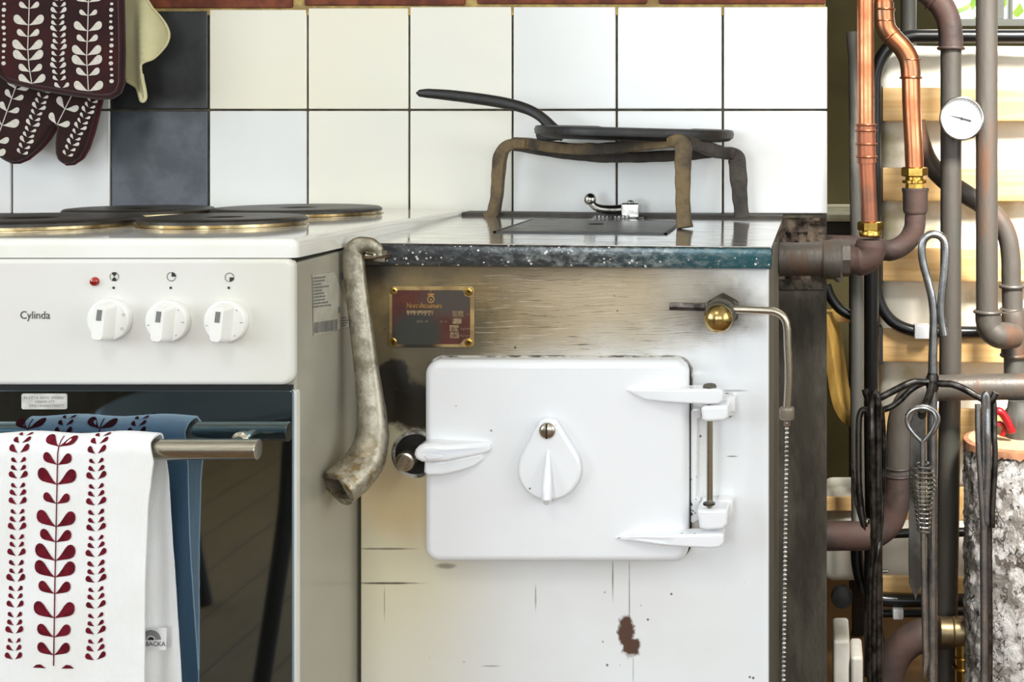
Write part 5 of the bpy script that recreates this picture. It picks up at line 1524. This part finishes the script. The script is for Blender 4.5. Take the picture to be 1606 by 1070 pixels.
bm = B(); ball(bm, P(1360.5, 818, dQ2 - .004), .0038, 10); part('rivet', bm, M['chrome'], tn)
# poker with coiled spring handle on the front arm
dK = 1.512; uK = dK / F
pk = thing('coil_handled_poker', 'steel poker with teardrop eye and conical coiled spring grip hung on the front arm', 'poker', P(1447, 1060, dK))
bm = B()
eye = [(1446.5, 698), (1446, 694), (1434, 682), (1424, 668), (1422.5, 655), (1430, 644), (1446, 640), (1461, 645), (1467, 656), (1465, 668), (1457, 682), (1447.5, 693)]
tube(bm, spline(PP(eye, dK), 5), 3.1 * uK, 12)
eye2 = [(1449, 690), (1458, 684), (1468, 672), (1472, 656), (1465, 643), (1449, 637), (1432, 641), (1421, 653)]
tube(bm, spline(PP(eye2, dK + .008), 5), 3.0 * uK, 12)
q = PP([(1446.5, 690), (1447, 760), (1448, 850), (1450, 960), (1452, 1040), (1449, 1062)], dK); tube(bm, q, [3.8 * uK, 4.2 * uK, 4.6 * uK, 5 * uK, 5 * uK, 2 * uK], 12); part('shaft', bm, M['steel_bright'], pk)
bm = B(); hel = []
N = 15 * 16
for i in range(N + 1):
    t_ = i / N; a = 2 * PI * 15 * t_
    py = 726 + 108 * t_
    rpx = interp([(0, 9), (.10, 15), (.22, 18.5), (.38, 18), (.55, 14), (.75, 11), (1, 9)], t_)
    hel.append(P(1446 + .02 * (py - 700), py, dK) + Vector((math.cos(a) * rpx * uK, math.sin(a) * rpx * uK, 0)))
tube(bm, hel, 2.0 * uK, 8); part('coil_grip', bm, M['chrome'], pk)
# flat slice behind the poker
dF = 1.545
sl_ = thing('ash_slice', 'flat grey steel fire slice with pointed tip hanging behind the coil-handled poker', 'slice', P(1437, 940, dF))
bm = B(); slab(bm, pxpoly([(1428, 662), (1434, 650), (1440, 641), (1446, 640), (1452, 650), (1452, 700), (1453, 880), (1449, 905), (1436, 941), (1426, 915), (1425, 880), (1426, 760)], dF), dF - .0015, dF + .0025, .001, 2); part('blade', bm, pbr('grey_worn_blade', C(126, 124, 120), C(84, 80, 76), .4, .7, scale=30, bump=.15), sl_)

# ------------------------------------------------------------------ birch log on end
dG = 1.92; LX, LR = PX(1600, dG), 0.0825; LZ = CAM_Z - 509 * 1.855 / 2000
lg = thing('birch_log', 'upright birch log with grey mottled bark and orange-brown cut top', 'log', (LX, dG, 0))
bm = B(); NS, NH = 110, 110; rings = []
for j in range(NH + 1):
    z = LZ * j / NH; row = []
    for k in range(NS):
        a = 2 * PI * k / NS; x, y = math.cos(a), math.sin(a)
        p = Vector((x * 2.2, y * 2.2, z * 14))
        r = LR * (1 + .02 * math.sin(a * 2 + 1)) + .0035 * mnoise.noise(p * 3.2) + .0026 * mnoise.noise(p * 8) + .0014 * mnoise.noise(p * 17)
        if j == NH: r -= .002
        row.append(bm.verts.new((LX + x * r, dG + y * r, z + (0.0025 * mnoise.noise(Vector((x * 6, y * 6, 3))) if j == NH else 0))))
    rings.append(row)
for a, b in zip(rings, rings[1:]):
    for k in range(NS): bm.faces.new((a[k], a[(k + 1) % NS], b[(k + 1) % NS], b[k]))
bm.faces.new(list(reversed(rings[0])))
part('bark', bm, M['bark'], lg, angle=80)
bm = B(); lathe(bm, (LX, dG, LZ - .004), Z, [(LR * .955, 0), (LR * .955, .0065), (0, .0072)], 60); part('cut_face', bm, M['log_face'], lg)
bm = B(); ring0 = []; random.seed(8)
for k in range(120):
    a = 2 * PI * k / 120; dz = .006 + .009 * abs(mnoise.noise(Vector((math.cos(a) * 9, math.sin(a) * 9, 1)))) ** .7
    rr_ = LR * 1.012 + .0012
    ring0.append((Vector((LX + math.cos(a) * LR * .94, dG + math.sin(a) * LR * .94, LZ + .0030)), Vector((LX + math.cos(a) * rr_, dG + math.sin(a) * rr_, LZ + .0008)), Vector((LX + math.cos(a) * (rr_ + .0012), dG + math.sin(a) * (rr_ + .0012), LZ - dz))))
vs_ = [[bm.verts.new(q) for q in t3] for t3 in ring0]
for k in range(120):
    a, b = vs_[k], vs_[(k + 1) % 120]
    bm.faces.new((a[0], b[0], b[1], a[1])); bm.faces.new((a[1], b[1], b[2], a[2]))
part('torn_rim', bm, M['log_edge'], lg)

# ------------------------------------------------------------------ folded slatted bed and mattress in the room beyond
dZ = 2.20; uZ = dZ / F
fb = thing('folding_bed', 'folded guest bed standing upright, black tube frame with birch plywood slats', 'bed', (PX(1500, dZ), dZ, 0))


def ftube(pts, r, d=dZ - .03, n=6): 
    bm = B(); tube(bm, spline(PP(pts, d), n), r * uZ, 16); part('frame_tube', bm, M['bed_black'], fb)


ftube([(1372, 420), (1372, 300), (1372, 150), (1374, 115), (1384, 88), (1402, 68), (1428, 58), (1460, 57), (1560, 57), (1700, 57)], 10.5)
ftube([(1374, 400), (1374, 440), (1378, 470), (1390, 494), (1410, 511), (1440, 520), (1480, 521), (1560, 521), (1700, 521)], 9)
ftube([(1367, 400), (1367, 520), (1367, 650), (1367, 800), (1367, 1000), (1367, 1060)], 11.5, dZ - .06)
ftube([(1344, 820), (1344, 860), (1346, 890), (1354, 918), (1370, 936), (1400, 942), (1480, 942), (1600, 942), (1700, 942)], 10)
ftube([(1380, 836), (1390, 838), (1440, 836), (1600, 834), (1700, 834)], 7)
ftube([(1380, 962), (1480, 962), (1700, 962)], 6.5, dZ)
ftube([(1296, 448), (1304, 468), (1320, 487), (1345, 498), (1372, 500)], 8, dZ + .02)
for k, cy in enumerate((164, 288.5, 413.5, 539, 663, 785, 912)):
    bm = B(); h = (26 if k < 6 else 13) * uZ
    pts = [(PX(1378 + 340 * i / 12, dZ), dZ - .010 + .010 * math.cos(PI * (i / 12 - .5)) * -1, PZ(cy, dZ)) for i in range(13)]
    tube(bm, pts, (h, .0042), section=circ(16, 7), up=(0, -1, 0)) if False else tube(bm, pts, [(h, .0042)] * 13, section=circ(20, 8), up=(0, -1, 0))
    part('slat', bm, M['slat'], fb)
    bm = B(); slab(bm, rrect(PX(1366, dZ), PX(1384, dZ), PZ(cy, dZ) - h * 1.12, PZ(cy, dZ) + h * 1.12, .004, 4), dZ - .022, dZ + .008, .003, 2); part('slat_holder', bm, M['rubber'], fb)
for cy, hh in ((506, 10), (810, 11)):
    bm = B(); box(bm, (PX(1292, dZ), dZ + .07, PZ(cy + hh, dZ)), (PX(1350, dZ), dZ + .078, PZ(cy - hh, dZ)), .002); part('slat', bm, M['slat'], fb)
bm = B(); q = spline(PP([(1296, 490), (1304, 530), (1311, 575), (1316, 610), (1323, 636), (1333, 650), (1340, 654)], dZ + .05), 6)
tube(bm, q, [(10.0 * uZ, .030)] * len(q), section=circ(18, 6), up=(-0.35, -1, 0)); part('bent_slat', bm, M['ply_curve'], fb)
bm = B(); c = P(1320.5, 936, dZ); lathe(bm, c + Vector((0, .012, 0)), (0, -1, 0), [(.012, 0), (.0175, .002), (.0185, .006), (.0185, .018), (.0175, .022), (.008, .024), (0, .024)], 28); part('caster', bm, M['rubber'], fb)
for (a, b, c_, d__) in ((1434, 1459, 510, 532), (1400, 1417, 956, 972)):
    bm = B(); box(bm, (PX(a, dZ - .045), dZ - .048, PZ(d__, dZ - .045)), (PX(b, dZ - .045), dZ - .020, PZ(c_, dZ - .045)), .003); part('tape_wrap', bm, M['white_vinyl'], fb)
bm = B(); tube(bm, PP([(1371, 897), (1392, 896)], dZ - .05), .003, 10); nut(bm, P(1372, 897, dZ - .05), (1, 0, 0), .006, .006); part('frame_bolt', bm, M['chrome'], fb)


def cushion(bm, lo, hi, b):
    box(bm, lo, hi, b, 5)
    bmesh.ops.subdivide_edges(bm, edges=[e for e in bm.edges if e.calc_length() > .1], cuts=14, use_grid_fill=True)
    for v in bm.verts: v.co += Vector((.002 * mnoise.noise(v.co * 14), .008 * mnoise.noise(v.co * 9), .003 * mnoise.noise(v.co * 11)))


bm = B(); cushion(bm, (PX(1376, 2.3), dZ + .022, PZ(760, 2.26)), (PX(1720, 2.3), dZ + .12, PZ(74, 2.26)), .02)
single('mattress', bm, M['mattress'], 'pale stained mattress half folded behind the upper birch slats', 'mattress')
bm = B(); cushion(bm, (PX(1290, 2.32), dZ + .085, PZ(913, 2.29)), (PX(1720, 2.32), dZ + .18, PZ(766, 2.29)), .018)
single('mattress', bm, M['mattress'], 'lower mattress half bulging past the grey conduit near the floor', 'mattress')
# sill board and dark case by the wall end
bm = B(); box(bm, (PX(1270, 2.5), 2.5, PZ(347, 2.5)), (PX(1360, 2.5), 2.75, PZ(329, 2.5)), .004); single('side_table', bm, M['shelf_pale'], 'pale table top seen between tile edge and grey conduit', 'table') if False else None
sd = thing('side_table', 'small dark table with pale top seen between the tile edge and grey conduit', 'table', (PX(1315, 2.6), 2.6, 0))
bm = B(); box(bm, (PX(1250, 2.5), 2.48, PZ(348, 2.48)), (PX(1362, 2.5), 2.80, PZ(336, 2.48)), .004); part('table_top', bm, M['shelf_pale'], sd)
bm = B(); box(bm, (PX(1262, 2.5), 2.50, PZ(392, 2.48)), (PX(1352, 2.5), 2.78, PZ(348, 2.48)), .004); part('drawer_box', bm, pbr('dark_stained_wood', C(46, 34, 26), C(34, 25, 20), .6, scale=20, stretch=(.4, 1, 5)), sd)
for x in (PX(1268, 2.5), PX(1346, 2.5)):
    for y in (2.51, 2.75):
        bm = B(); box(bm, (x - .012, y - .01, 0), (x + .012, y + .014, PZ(392, 2.48)), .003); part('leg', bm, bpy.data.materials['dark_stained_wood'], sd)
# white plastic blocks on the floor beyond
bm = B(); box(bm, (PX(1306, 2.1), 2.06, 0), (PX(1332, 2.1), 2.16, PZ(1005, 2.06)), .006, 3); single('plastic_block', bm, M['white_block'], 'taller white plastic block standing beside the grey wall end', 'block')
bm = B(); box(bm, (PX(1333.5, 2.1), 2.05, 0), (PX(1352, 2.1), 2.13, PZ(1031, 2.05)), .006, 3); single('plastic_block', bm, M['white_block'], 'shorter white plastic block standing beside the taller one', 'block')

# ------------------------------------------------------------------ chair in front of the cooker, seen mirrored in the oven door
chx, chy = -0.95, 0.20
chr_ = thing('bentwood_chair', 'dark bentwood chair mirrored in the dark oven door', 'chair', (chx - 0.2, chy - 0.2, 0))
M['chair'] = pbr('black_stained_beech', C(26, 22, 19), C(36, 30, 25), 0.4, scale=20)
for (lx, ly, sx_, sy_) in ((chx, chy, .045, .03), (chx - .36, chy, -.045, .03), (chx, chy - .36, .045, -.05), (chx - .36, chy - .36, -.045, -.05)):
    bm = B(); tube(bm, spline([(lx - sx_ * .6, ly + sy_, 0), (lx - sx_ * .15, ly + sy_ * .6, .16), (lx + sx_ * .25, ly + sy_ * .2, .32), (lx + sx_ * .4, ly, .455)], 6), .0155, 14); part('leg', bm, M['chair'], chr_)
bm = B(); lathe(bm, (chx - .18, chy - .17, .452), Z, [(0, 0), (.20, 0), (.215, .008), (.215, .022), (.20, .03), (0, .027)], 40); part('seat', bm, M['chair'], chr_)
bm = B(); tube(bm, spline([(chx - .37, chy - .33, .45), (chx - .37, chy - .38, .62), (chx - .33, chy - .41, .80), (chx - .18, chy - .43, .88), (chx - .03, chy - .41, .80), (chx + .01, chy - .38, .62), (chx + .01, chy - .33, .45)], 8), .014, 14); part('back_hoop', bm, M['chair'], chr_)
